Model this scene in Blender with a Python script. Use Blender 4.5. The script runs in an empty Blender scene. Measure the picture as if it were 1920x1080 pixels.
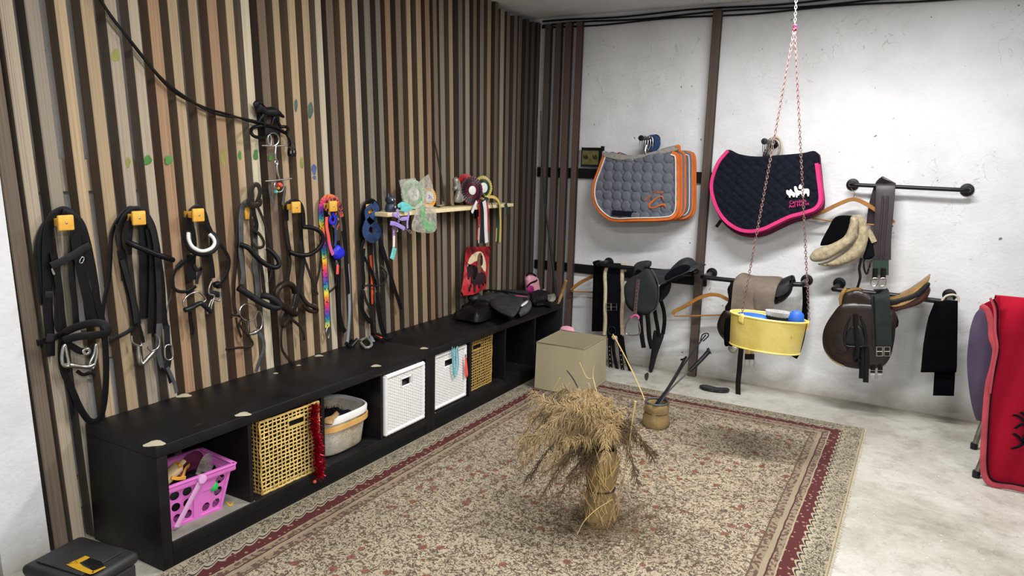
import bpy, bmesh, math, random
import numpy as np
from mathutils import Vector, Matrix, geometry
random.seed(7)
rng = np.random.RandomState(3)
SC = bpy.context.scene
COL = SC.collection
PI = math.pi

# ------------------------------------------------------------------ camera
FPX, YAW, PIT, ROL = 1354.36, .5153, .1754, .0263
CAM = Vector((2.4236, -4.5806, 1.3561))
_f = Vector((-math.sin(YAW)*math.cos(PIT), math.cos(YAW)*math.cos(PIT), -math.sin(PIT)))
_r = Vector((math.cos(YAW), math.sin(YAW), 0)); _u = _r.cross(_f)
R_ = _r*math.cos(ROL)+_u*math.sin(ROL); U_ = -_r*math.sin(ROL)+_u*math.cos(ROL)
cd = bpy.data.cameras.new('camera'); cam = bpy.data.objects.new('camera', cd); COL.objects.link(cam)
cd.sensor_width = 36; cd.lens = FPX*36/1920; cd.clip_start = .05
m = Matrix((R_, U_, -_f)).transposed().to_4x4(); m.translation = CAM; cam.matrix_world = m
SC.camera = cam

# ------------------------------------------------------------------ world, lamps, exposure
w = bpy.data.worlds.new('world'); SC.world = w; w.use_nodes = True
w.node_tree.nodes['Background'].inputs[0].default_value = (.93, .96, 1, 1)
w.node_tree.nodes['Background'].inputs[1].default_value = .24
def area(name, loc, sx, sy, power, target=None, col=(1, .985, .965), rz=0):
    l = bpy.data.lights.new(name, 'AREA'); l.shape = 'RECTANGLE'; l.size = sx; l.size_y = sy; l.energy = power; l.color = col
    o = bpy.data.objects.new(name, l); COL.objects.link(o); o.location = loc
    d = (Vector(target)-Vector(loc)) if target else Vector((0, 0, -1))
    q = d.to_track_quat('-Z', 'Y'); o.rotation_euler = q.to_euler()
    if not target: o.rotation_euler = (0, 0, rz)
    return o
area('ceiling_tube_light', (2.0, -1.35, 2.27), 1.2, .10, 44, rz=.25)
area('ceiling_tube_light_front', (1.55, -3.2, 2.27), 1.2, .10, 26, rz=.1)
area('added_gap_light', (3.75, -4.9, 2.27), 1.2, .16, 98, rz=.6)  # unseen light added behind the camera to brighten the slat gaps
vs = SC.view_settings; vs.view_transform = 'Standard'; vs.look = 'None'; vs.gamma = 1; vs.exposure = .62; vs.use_curve_mapping = False

# ------------------------------------------------------------------ pixel-to-place helpers
def un(px, py, ax, v):
    d = _f + R_*((px-960)/FPX) - U_*((py-540)/FPX)
    return CAM + d*((v-CAM[ax])/d[ax])
def L(px, py, x=0.): return un(px, py, 0, x)
def B(px, py, y=0.): return un(px, py, 1, y)
def F(px, py, z=0.): return un(px, py, 2, z)
class Z:
    """a magnified view: origin and scale"""
    def __init__(s, ox, oy, k): s.ox, s.oy, s.k = ox, oy, k
    def p(s, q): return (s.ox+q[0]/s.k, s.oy+q[1]/s.k)
    def on(s, fn, pts, off):
        n = len(pts)
        if not isinstance(off, (list, tuple)): off = [off]*n
        else:
            o = []
            for i in range(n):
                t = i/(n-1)*(len(off)-1); k = min(int(t), len(off)-2); o.append(off[k]*(1-(t-k))+off[k+1]*(t-k))
            off = o
        return [fn(*s.p(q), o) for q, o in zip(pts, off)]

# ------------------------------------------------------------------ materials
def hx(h, a=1):
    h = h.lstrip('#'); v = [int(h[i:i+2], 16)/255 for i in (0, 2, 4)]
    return tuple([(c/12.92 if c <= .04045 else ((c+.055)/1.055)**2.4) for c in v]+[a])
class NT:
    def __init__(s, name):
        s.m = bpy.data.materials.new(name); s.m.use_nodes = True; s.t = s.m.node_tree; s.n = s.t.nodes
        s.b = s.n['Principled BSDF']
    def new(s, ty, **kw):
        n = s.n.new(ty)
        for k, v in kw.items():
            if k.startswith('i_'):
                key = k[2:]; key = int(key) if key.isdigit() else key.replace('_', ' ')
                s.set(n.inputs[key], v)
            else: setattr(n, k, v)
        return n
    def set(s, inp, v):
        if isinstance(v, bpy.types.NodeSocket): s.t.links.new(v, inp)
        else: inp.default_value = v
    def math(s, op, a, b=None, c=None):
        n = s.n.new('ShaderNodeMath'); n.operation = op; s.set(n.inputs[0], a)
        if b is not None: s.set(n.inputs[1], b)
        if c is not None: s.set(n.inputs[2], c)
        return n.outputs[0]
    def mix(s, f, a, b, mode='MIX'):
        n = s.n.new('ShaderNodeMix'); n.data_type = 'RGBA'; n.blend_type = mode
        s.set(n.inputs[0], f); s.set(n.inputs[6], a); s.set(n.inputs[7], b); return n.outputs[2]
    def ramp(s, f, stops, interp='LINEAR'):
        n = s.n.new('ShaderNodeValToRGB'); s.set(n.inputs[0], f); e = n.color_ramp; e.interpolation = interp
        while len(e.elements) < len(stops): e.elements.new(.5)
        for el, (p, c) in zip(e.elements, stops):
            el.position = p; el.color = c if len(c) == 4 else (*c, 1)
        return n.outputs[0]
    def noise(s, vec, scale, detail=4, rough=.55, dist=0):
        n = s.new('ShaderNodeTexNoise'); 
        if vec is not None: s.set(n.inputs['Vector'], vec)
        n.inputs['Scale'].default_value = scale; n.inputs['Detail'].default_value = detail
        n.inputs['Roughness'].default_value = rough; n.inputs['Distortion'].default_value = dist
        return n.outputs[0]
    def coord(s, scale=None, which='Object'):
        o = s.new('ShaderNodeTexCoord').outputs[which]
        if scale is None: return o
        mp = s.new('ShaderNodeMapping'); s.set(mp.inputs[0], o); mp.inputs['Scale'].default_value = scale
        return mp.outputs[0]
    def bump(s, h, strength, dist=.01):
        n = s.new('ShaderNodeBump'); s.set(n.inputs['Height'], h); n.inputs['Strength'].default_value = strength
        n.inputs['Distance'].default_value = dist; s.t.links.new(n.outputs[0], s.b.inputs['Normal'])
    def out(s, col=None, rough=None, metal=None):
        if col is not None: s.set(s.b.inputs['Base Color'], col)
        if rough is not None: s.set(s.b.inputs['Roughness'], rough)
        if metal is not None: s.set(s.b.inputs['Metallic'], metal)
        return s.m
def simple(name, h, rough=.6, metal=0, var=.25, vscale=12, bstr=.15, bscale=120, spec=None, alpha=None, bdist=.002):
    t = NT(name); c = hx(h) if isinstance(h, str) else (*h, 1)
    co = t.coord(); n1 = t.noise(co, vscale, 5)
    lo = tuple([v*(1-var) for v in c[:3]]+[1]); hi = tuple([min(1, v*(1+var)) for v in c[:3]]+[1])
    col = t.ramp(n1, [(.3, lo), (.7, hi)])
    if bstr: t.bump(t.noise(co, bscale, 3), bstr, bdist)
    if spec is not None: t.b.inputs['Specular IOR Level'].default_value = spec
    if alpha is not None: t.b.inputs['Alpha'].default_value = alpha
    return t.out(col, rough, metal)
M = {}
M['black_leather'] = simple('black_leather', '#0b0a0c', .45, var=.4, vscale=30, bscale=300, spec=.22)
M['black_worn'] = simple('black_worn', '#19181a', .6, var=.5, vscale=25, bscale=250, spec=.25)
M['grey_leather'] = simple('grey_leather', '#424445', .6, var=.35, vscale=25)
M['brown_leather'] = simple('brown_leather', '#211914', .4, var=.5, vscale=18, spec=.3)
M['brown_tan'] = simple('brown_tan', '#8a6a38', .42, var=.4, vscale=9)
M['saddle_dark'] = simple('saddle_dark', '#241a17', .33, var=.55, vscale=7, bstr=.08, spec=.4)
M['saddle_panel'] = simple('saddle_panel', '#4a2620', .38, var=.4, vscale=12)
M['maroon_leather'] = simple('maroon_leather', '#2a1f22', .45, var=.35)
M['black_synthetic'] = simple('black_synthetic', '#2a2b2e', .75, var=.3, vscale=16, spec=.3)
M['black_rubber'] = simple('black_rubber', '#17181c', .35, var=.3, spec=.3)
M['suede'] = simple('suede', '#6c6156', .9, var=.3, vscale=10)
M['steel'] = simple('steel', '#b9b8b4', .28, 1, var=.2, bstr=0)
M['pipe'] = simple('pipe', '#101012', .38, .3, var=.3, bstr=.1)
M['white_plastic'] = simple('white_plastic', '#dedddb', .45, var=.05)
M['yellow_wood'] = simple('yellow_wood', '#e0a941', .5, var=.18, vscale=30)
M['pine'] = simple('pine', '#e3d2a6', .55, var=.1, vscale=8)
M['hanger_wood'] = simple('hanger_wood', '#94652c', .4, var=.25, vscale=10)
M['hanger_pale'] = simple('hanger_pale', '#96774d', .5, var=.25, vscale=10)
M['black_paint'] = simple('black_paint', '#0c0c0d', .6, var=.35, vscale=5, bstr=.1, bscale=60, spec=.25)
M['blackboard'] = simple('blackboard', '#0c0b0e', .6, var=.35, spec=.25)
M['brown_stain'] = simple('brown_stain', '#4a3a31', .7, var=.3, vscale=6)
M['cable'] = simple('cable', '#0f0f10', .4, var=.2, bstr=0, spec=.25)
M['iron'] = simple('iron', '#121214', .45, .2, var=.4, bstr=.2, spec=.25)
M['navy'] = simple('navy', '#11141e', .9, var=.35, vscale=40, spec=.12)
M['navy_dark'] = simple('navy_dark', '#0b0c13', .9, var=.3, spec=.1)
M['black_cloth'] = simple('black_cloth', '#07070a', .95, var=.3, bscale=300, bstr=.3, spec=.05)
M['grey_quilt'] = simple('grey_quilt', '#5c606a', .9, var=.12, vscale=20, bscale=300, spec=.2)
M['grey_trim'] = simple('grey_trim', '#85827c', .95, var=.2, vscale=60)
M['orange_trim'] = simple('orange_trim', '#c4601c', .75, var=.2)
M['piping'] = simple('piping', '#cfccc6', .8, var=.08)
M['pink_trim'] = simple('pink_trim', '#c92a6e', .75, var=.15)
M['dark_pink'] = simple('dark_pink', '#5a1238', .85, var=.3)
M['sheepskin'] = simple('sheepskin', '#a4987c', 1, var=.28, vscale=60, bscale=260, bstr=.8, bdist=.004)
M['cream_fleece'] = simple('cream_fleece', '#c0b294', 1, var=.2, vscale=60, bscale=200, bstr=.8, bdist=.004)
M['elastic'] = simple('elastic', '#20332a', .8, var=.35)
M['grey_elastic'] = simple('grey_elastic', '#1f2524', .7, var=.3, spec=.2)
M['rust_strap'] = simple('rust_strap', '#54403f', .7, var=.3)
M['hot_pink'] = simple('hot_pink', '#c8558f', .5, var=.1)
M['red_blanket'] = simple('red_blanket', '#8c0822', .9, var=.2, vscale=5, bscale=400, bstr=.3, spec=.15)
M['salmon_trim'] = simple('salmon_trim', '#a33b46', .9, var=.2)
M['purple_plastic'] = simple('purple_plastic', '#463a50', .45, var=.3, vscale=4, spec=.3)
M['chrome'] = simple('chrome', '#8a8680', .3, 1, var=.3, vscale=20)
M['lampshade'] = simple('lampshade', '#a39a7e', .85, var=.08, vscale=4, bscale=500, bstr=.3)
M['lampshade_edge'] = simple('lampshade_edge', '#8e856a', .85, var=.1)
M['burlap'] = simple('burlap', '#8f7850', .95, var=.35, vscale=14, bscale=300, bstr=.8, bdist=.004)
M['straw'] = simple('straw', '#c9ad74', .85, var=.2, vscale=10)
M['frond'] = simple('frond', '#ab9570', .9, var=.3, vscale=9)
M['frond_pale'] = simple('frond_pale', '#b39b70', .9, var=.25, vscale=9)
M['frond_dark'] = simple('frond_dark', '#5d4a33', .9, var=.4, vscale=9)
M['twig'] = simple('twig', '#2b2422', .8, var=.3)
M['pink_plastic'] = simple('pink_plastic', '#d974c6', .4, var=.08, bstr=0)
M['pink_pale'] = simple('pink_pale', '#d9a3d2', .4, var=.05, bstr=0)
M['bamboo'] = simple('bamboo', '#d6b86e', .6, var=.25, vscale=30)
M['bamboo_dark'] = simple('bamboo_dark', '#b18f4e', .6, var=.25, vscale=30)
M['white_rattan'] = simple('white_rattan', '#e4e3e2', .6, var=.05, vscale=40)
M['tinsel'] = simple('tinsel', '#b00f2c', .25, .7, var=.5, vscale=80, bstr=0)
M['basket_cream'] = simple('basket_cream', '#bfb199', .6, var=.35, vscale=14)
M['basket_band'] = simple('basket_band', '#d3a560', .5, var=.15)
M['light_blue'] = simple('light_blue', '#6fb7c4', .5, var=.15)
M['coral'] = simple('coral', '#e5554b', .5, var=.1)
M['turquoise'] = simple('turquoise', '#67bdbb', .95, var=.2, vscale=60, bstr=.6)
M['lilac'] = simple('lilac', '#9b84cc', .6, var=.12)
M['red_satin'] = simple('red_satin', '#b0272c', .4, var=.15)
M['dark_red'] = simple('dark_red', '#57122a', .4, var=.3)
M['navy_satin'] = simple('navy_satin', '#12131d', .4, var=.2)
M['white_satin'] = simple('white_satin', '#dcd8dc', .4, var=.05)
M['orange_satin'] = simple('orange_satin', '#d0532c', .4, var=.1)
M['green_satin'] = simple('green_satin', '#14402b', .4, var=.2)
M['bright_green'] = simple('bright_green', '#2fae58', .45, var=.25, vscale=20)
M['gold_satin'] = simple('gold_satin', '#c2a958', .4, var=.15)
M['yellow_satin'] = simple('yellow_satin', '#dfa23a', .45, var=.12)
M['pale_green'] = simple('pale_green', '#a5c9a4', .5, var=.12)
M['blue_cloth'] = simple('blue_cloth', '#1d3a66', .8, var=.35, vscale=40)
M['royal_blue'] = simple('royal_blue', '#1520c8', .5, var=.2)
M['blue_brush'] = simple('blue_brush', '#1554b0', .6, var=.25)
M['blue_grey'] = simple('blue_grey', '#7f8a92', .6, var=.2)
M['figure_blue'] = simple('figure_blue', '#2d3347', .45, var=.4, vscale=30)
M['pewter'] = simple('pewter', '#8d8a82', .4, .3, var=.4, vscale=25, bstr=.4, bscale=90)
M['bone'] = simple('bone', '#b7ad97', .6, var=.15)
M['pink_cloth'] = simple('pink_cloth', '#dfa0b0', .8, var=.1)
M['magenta_cloth'] = simple('magenta_cloth', '#961f68', .8, var=.15)
M['toolbox_black'] = simple('toolbox_black', '#262728', .55, var=.4, vscale=9)
M['toolbox_yellow'] = simple('toolbox_yellow', '#c79a20', .5, var=.15)
M['dust_grey'] = simple('dust_grey', '#827f75', .95, var=.35, vscale=9)
M['bristle'] = simple('bristle', '#1c1c20', .8, var=.4, spec=.15)
M['beige_bottle'] = simple('beige_bottle', '#cdb088', .4, var=.1)
M['green_paint'] = simple('green_paint', '#417a36', .7, var=.3)
M['olive_paint'] = simple('olive_paint', '#8b8a48', .7, var=.3)
M['blue_paint'] = simple('blue_paint', '#4c5d8c', .7, var=.3)
M['teal_paint'] = simple('teal_paint', '#4b5d58', .8, var=.3)
M['knot_wood'] = simple('knot_wood', '#6b4a36', .7, var=.3)

def mat_slat():
    t = NT('slat_wood'); info = t.new('ShaderNodeObjectInfo'); co = t.coord((1, 1, 1))
    add = t.new('ShaderNodeVectorMath', operation='ADD'); t.set(add.inputs[0], co)
    sc = t.math('MULTIPLY', info.outputs['Random'], 37.); cmb = t.new('ShaderNodeCombineXYZ'); t.set(cmb.inputs[2], sc); t.set(cmb.inputs[0], sc)
    t.set(add.inputs[1], cmb.outputs[0])
    mp = t.new('ShaderNodeMapping'); t.set(mp.inputs[0], add.outputs[0]); mp.inputs['Scale'].default_value = (60, 60, 2.2)
    g = t.noise(mp.outputs[0], 1.3, 6, .62, .6)
    mp2 = t.new('ShaderNodeMapping'); t.set(mp2.inputs[0], add.outputs[0]); mp2.inputs['Scale'].default_value = (6, 6, 1.6)
    p = t.noise(mp2.outputs[0], 1.6, 4, .6, .4)
    col = t.mix(1., info.outputs['Color'], t.ramp(g, [(.28, (.50, .46, .42)), (.5, (.95, .93, .9)), (.72, (1.25, 1.2, 1.1))]), 'MULTIPLY')
    col = t.mix(.8, col, t.ramp(p, [(.3, (.55, .53, .52)), (.5, (1, 1, 1)), (.75, (1.15, 1.08, .98))]), 'MULTIPLY')
    v = t.new('ShaderNodeTexVoronoi'); mp3 = t.new('ShaderNodeMapping'); t.set(mp3.inputs[0], add.outputs[0]); mp3.inputs['Scale'].default_value = (9, 9, 3.2)
    t.set(v.inputs['Vector'], mp3.outputs[0]); v.inputs['Scale'].default_value = 1.0
    k = t.ramp(v.outputs['Distance'], [(.06, (.45, .33, .25)), (.13, (1, 1, 1))])
    col = t.mix(1., col, k, 'MULTIPLY')
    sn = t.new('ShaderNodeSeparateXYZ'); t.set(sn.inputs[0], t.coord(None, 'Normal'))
    side = t.math('GREATER_THAN', t.math('ABSOLUTE', sn.outputs[1]), .85)   # shade on the side faces is painted in by darker colour
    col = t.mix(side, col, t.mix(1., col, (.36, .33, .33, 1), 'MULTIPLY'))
    t.bump(g, .35, .004)
    return t.out(col, .78)
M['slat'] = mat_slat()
def mat_wall():
    t = NT('white_plaster'); co = t.coord()
    n = t.noise(co, 2.2, 6, .6); col = t.ramp(n, [(.3, hx('#c6c7c8')), (.6, hx('#dadbdd'))])
    sp = t.noise(co, 34, 2, .4); col = t.mix(t.ramp(sp, [(.735, (0, 0, 0)), (.78, (1, 1, 1))]), col, hx('#6b6a63'))
    # hairline scuffs
    sc = t.noise(co, 3.5, 3, .5, 2.0); band = t.math('ABSOLUTE', t.math('SUBTRACT', sc, .5)); 
    msk = t.math('MULTIPLY', t.math('LESS_THAN', band, .0035), t.math('GREATER_THAN', t.noise(co, 1.3, 2), .58))
    col = t.mix(t.math('MULTIPLY', msk, .3), col, hx('#77766f'))
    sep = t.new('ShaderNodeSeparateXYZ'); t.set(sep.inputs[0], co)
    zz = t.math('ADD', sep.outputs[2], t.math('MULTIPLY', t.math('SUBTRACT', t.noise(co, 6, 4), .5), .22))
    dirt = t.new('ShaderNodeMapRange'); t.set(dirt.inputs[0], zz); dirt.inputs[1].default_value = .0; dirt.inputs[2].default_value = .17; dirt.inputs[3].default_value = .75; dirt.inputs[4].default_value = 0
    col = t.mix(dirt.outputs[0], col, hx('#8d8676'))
    h = t.math('ADD', t.math('MULTIPLY', t.noise(co, 45, 4), .6), t.noise(co, 9, 3))
    t.bump(h, .35, .012)
    return t.out(col, .85)
M['plaster'] = mat_wall()
def mat_floor():
    t = NT('painted_concrete'); co = t.coord()
    n = t.noise(co, 1.7, 7, .65, .4); col = t.ramp(n, [(.3, hx('#8c887c')), (.5, hx('#aba89e')), (.7, hx('#c2c0b9'))])
    d = t.noise(co, 9, 6, .7); col = t.mix(t.ramp(d, [(.5, (0, 0, 0)), (.72, (.55, .55, .55))]), col, hx('#716b5e'))
    s = t.noise(co, 90, 2, .5); col = t.mix(t.ramp(s, [(.66, (0, 0, 0)), (.75, (.8, .8, .8))]), col, hx('#5c574c'))
    s2 = t.noise(co, 60, 2, .5); col = t.mix(t.ramp(s2, [(.68, (0, 0, 0)), (.74, (.7, .7, .7))]), col, hx('#d8d6cf'))
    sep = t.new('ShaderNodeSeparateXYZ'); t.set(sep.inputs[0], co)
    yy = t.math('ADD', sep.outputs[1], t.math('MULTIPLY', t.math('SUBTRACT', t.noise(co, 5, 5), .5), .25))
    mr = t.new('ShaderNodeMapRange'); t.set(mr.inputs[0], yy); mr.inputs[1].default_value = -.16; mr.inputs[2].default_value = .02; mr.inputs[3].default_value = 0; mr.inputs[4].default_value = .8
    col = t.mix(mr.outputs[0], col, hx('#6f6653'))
    t.bump(t.math('ADD', t.noise(co, 30, 6), t.noise(co, 5, 4)), .5, .01)
    return t.out(col, t.ramp(d, [(.3, (.45, .45, .45)), (.7, (.8, .8, .8))]))
M['concrete'] = mat_floor()
RW, RL = 1.865, 3.3
def mat_rug():
    t = NT('woven_rug'); co = t.coord(); sep = t.new('ShaderNodeSeparateXYZ'); t.set(sep.inputs[0], co)
    wob = t.math('MULTIPLY', t.math('SUBTRACT', t.noise(co, 12, 2), .5), .012)
    u = t.math('MULTIPLY', sep.outputs[0], -1.); v = t.math('MULTIPLY', sep.outputs[1], -1.)
    du = t.math('MINIMUM', u, t.math('SUBTRACT', RW, u)); dist = t.math('MINIMUM', du, t.math('MINIMUM', v, t.math('SUBTRACT', RL, v)))
    d = t.math('ADD', dist, wob)
    cream, brown, rust, red = hx('#ada088'), hx('#2c251f'), hx('#703726'), hx('#521a1b')
    # swirling arabesque lines
    wv = t.noise(co, 36, 2, .5, 1.8)
    l1 = t.math('ABSOLUTE', t.math('SUBTRACT', wv, .5)); line = t.math('LESS_THAN', l1, .036)
    wv2 = t.noise(co, 56, 1, .5, 1.2)
    leaf = t.math('GREATER_THAN', wv2, .575)
    vor = t.new('ShaderNodeTexVoronoi'); t.set(vor.inputs['Vector'], co); vor.inputs['Scale'].default_value = 17
    fl = t.math('LESS_THAN', vor.outputs['Distance'], .26)
    vr = t.new('ShaderNodeSeparateXYZ'); t.set(vr.inputs[0], vor.outputs['Color']); flm = t.math('MULTIPLY', fl, t.math('GREATER_THAN', vr.outputs[0], .62))
    field = t.mix(t.math('MULTIPLY', line, .85), cream, brown)
    field = t.mix(t.math('MULTIPLY', leaf, .8), field, hx('#4d3529'))
    field = t.mix(t.math('MULTIPLY', flm, .8), field, rust)
    # outer border arabesque
    ob = t.mix(t.math('MULTIPLY', t.math('LESS_THAN', t.math('ABSOLUTE', t.math('SUBTRACT', t.noise(co, 38, 1, .5, 2.4), .5)), .06), .85), hx('#a79d86'), hx('#2c261f'))
    # scallop
    al = t.math('ADD', u, v); sw = t.math('MULTIPLY', t.math('ABSOLUTE', t.math('SINE', t.math('MULTIPLY', al, 55.))), .016)
    ds = t.math('SUBTRACT', d, sw)
    dots = t.new('ShaderNodeTexVoronoi'); t.set(dots.inputs['Vector'], co); dots.inputs['Scale'].default_value = 42
    rb = t.mix(t.math('MULTIPLY', t.math('LESS_THAN', dots.outputs['Distance'], .25), .8), red, hx('#a58a70'))
    inner = t.mix(t.math('GREATER_THAN', t.noise(co, 60, 1), .52), hx('#8d7d68'), hx('#5f473c'))
    def sel(thr, lo, hi, x=None):
        return t.mix(t.math('GREATER_THAN', x if x is not None else d, thr), lo, hi)
    col = sel(.008, hx('#a89c80'), ob)
    col = sel(.068, col, hx('#a79d86'), ds); col = sel(.080, col, hx('#241d1c'), ds); col = sel(.086, col, hx('#a89c84'), ds)
    col = sel(.094, col, rb, ds); col = sel(.135, col, rb); col = sel(.150, col, hx('#a3957c')); col = sel(.156, col, inner)
    col = sel(.180, col, hx('#4c2525')); col = sel(.186, col, hx('#978a72')); col = sel(.205, col, inner); col = sel(.232, col, hx('#5a4a3a')); col = sel(.238, col, field)
    pile = t.noise(co, 400, 2, .6); col = t.mix(.5, col, t.ramp(pile, [(.3, (.6, .6, .6)), (.7, (1.2, 1.2, 1.2))]), 'MULTIPLY')
    dirt = t.noise(co, 2.5, 4); col = t.mix(.6, col, t.ramp(dirt, [(.35, (.72, .70, .68)), (.65, (1.05, 1.05, 1.05))]), 'MULTIPLY')
    t.bump(pile, .6, .004)
    return t.out(col, .95)
M['rug'] = mat_rug()
def mat_benchtop():
    t = NT('bench_black'); co = t.coord()
    n = t.noise(co, 5, 5, .6); col = t.ramp(n, [(.35, hx('#09090a')), (.7, hx('#171618'))])
    s = t.noise(t.coord((20, 3, 20)), 3, 4, .7); col = t.mix(t.ramp(s, [(.66, (0, 0, 0)), (.8, (.35, .35, .35))]), col, hx('#6a6660'))
    t.b.inputs['Specular IOR Level'].default_value = .3
    t.bump(t.noise(co, 80, 4), .1, .003)
    return t.out(col, t.ramp(n, [(.3, (.38, .38, .38)), (.7, (.6, .6, .6))]))
M['bench'] = mat_benchtop()
def mat_rainbow():
    t = NT('rainbow_webbing'); co = t.coord(); sep = t.new('ShaderNodeSeparateXYZ'); t.set(sep.inputs[0], co)
    fr = t.math('FRACT', t.math('MULTIPLY', sep.outputs[2], 6.2))
    col = t.ramp(fr, [(0, hx('#c8265f')), (.2, hx('#e2762c')), (.36, hx('#e6d43a')), (.52, hx('#2c9a8e')), (.68, hx('#2a4aa8')), (.84, hx('#8a2d9c')), (.97, hx('#d0306c'))])
    sp = t.math('GREATER_THAN', t.noise(co, 90, 1), .62); col = t.mix(sp, col, hx('#201a2a'))
    return t.out(col, .6)
M['rainbow'] = mat_rainbow()
def mat_patch():
    t = NT('patterned_webbing'); co = t.coord(); n = t.noise(co, 60, 1)
    col = t.ramp(n, [(.3, hx('#201820')), (.47, hx('#c2472a')), (.56, hx('#1a1a30')), (.64, hx('#d08a3a'))], 'CONSTANT')
    return t.out(col, .6)
M['patterned'] = mat_patch()
def mat_film():
    t = NT('clear_film'); co = t.coord(); n = t.noise(co, 30, 4, .6, 1.0)
    t.bump(n, .9, .01); t.set(t.b.inputs['Alpha'], t.ramp(n, [(.35, (.18, .18, .18)), (.7, (.6, .6, .6))]))
    return t.out(hx('#c9c6ba'), .15)
M['film'] = mat_film()
def mat_perf():
    t = NT('enamel_mesh'); co = t.coord(); v = t.new('ShaderNodeTexVoronoi'); t.set(v.inputs['Vector'], co); v.inputs['Scale'].default_value = 130
    n = t.noise(co, 7, 4, .6); col = t.ramp(n, [(.35, hx('#8a755a')), (.5, hx('#c6bba6')), (.7, hx('#dcd8cf'))])
    col = t.mix(t.math('MULTIPLY', t.math('LESS_THAN', v.outputs['Distance'], .3), .45), col, hx('#4c4032'))
    return t.out(col, .5)
M['enamel'] = mat_perf()
def mat_yellow():
    t = NT('yellow_enamel'); co = t.coord(); n = t.noise(co, 9, 5, .6); col = t.ramp(n, [(.35, hx('#dcc463')), (.6, hx('#efdc7e'))])
    s = t.noise(co, 60, 4, .7); col = t.mix(t.ramp(s, [(.64, (0, 0, 0)), (.74, (.7, .7, .7))]), col, hx('#7d6a30'))
    t.bump(t.noise(co, 15, 3), .1, .01); return t.out(col, .38)
M['yellow_enamel'] = mat_yellow()
def mat_poster():
    t = NT('poster_print'); co = t.coord(None, 'Object'); n = t.noise(co, 9, 4, .6, 1)
    col = t.ramp(n, [(.35, hx('#4a0e18')), (.5, hx('#a31a26')), (.65, hx('#c23b45'))]); return t.out(col, .4)
M['poster'] = mat_poster()
M['poster_cream'] = simple('poster_cream', '#d8cba6', .4, var=.1, bstr=0)
M['poster_dark'] = simple('poster_dark', '#261318', .4, var=.4, vscale=40, bstr=0)
M['photo_olive'] = simple('photo_olive', '#5c5a36', .35, var=.35, vscale=30, bstr=0)
M['photo_dark'] = simple('photo_dark', '#2b2315', .35, var=.3, bstr=0)

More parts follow.
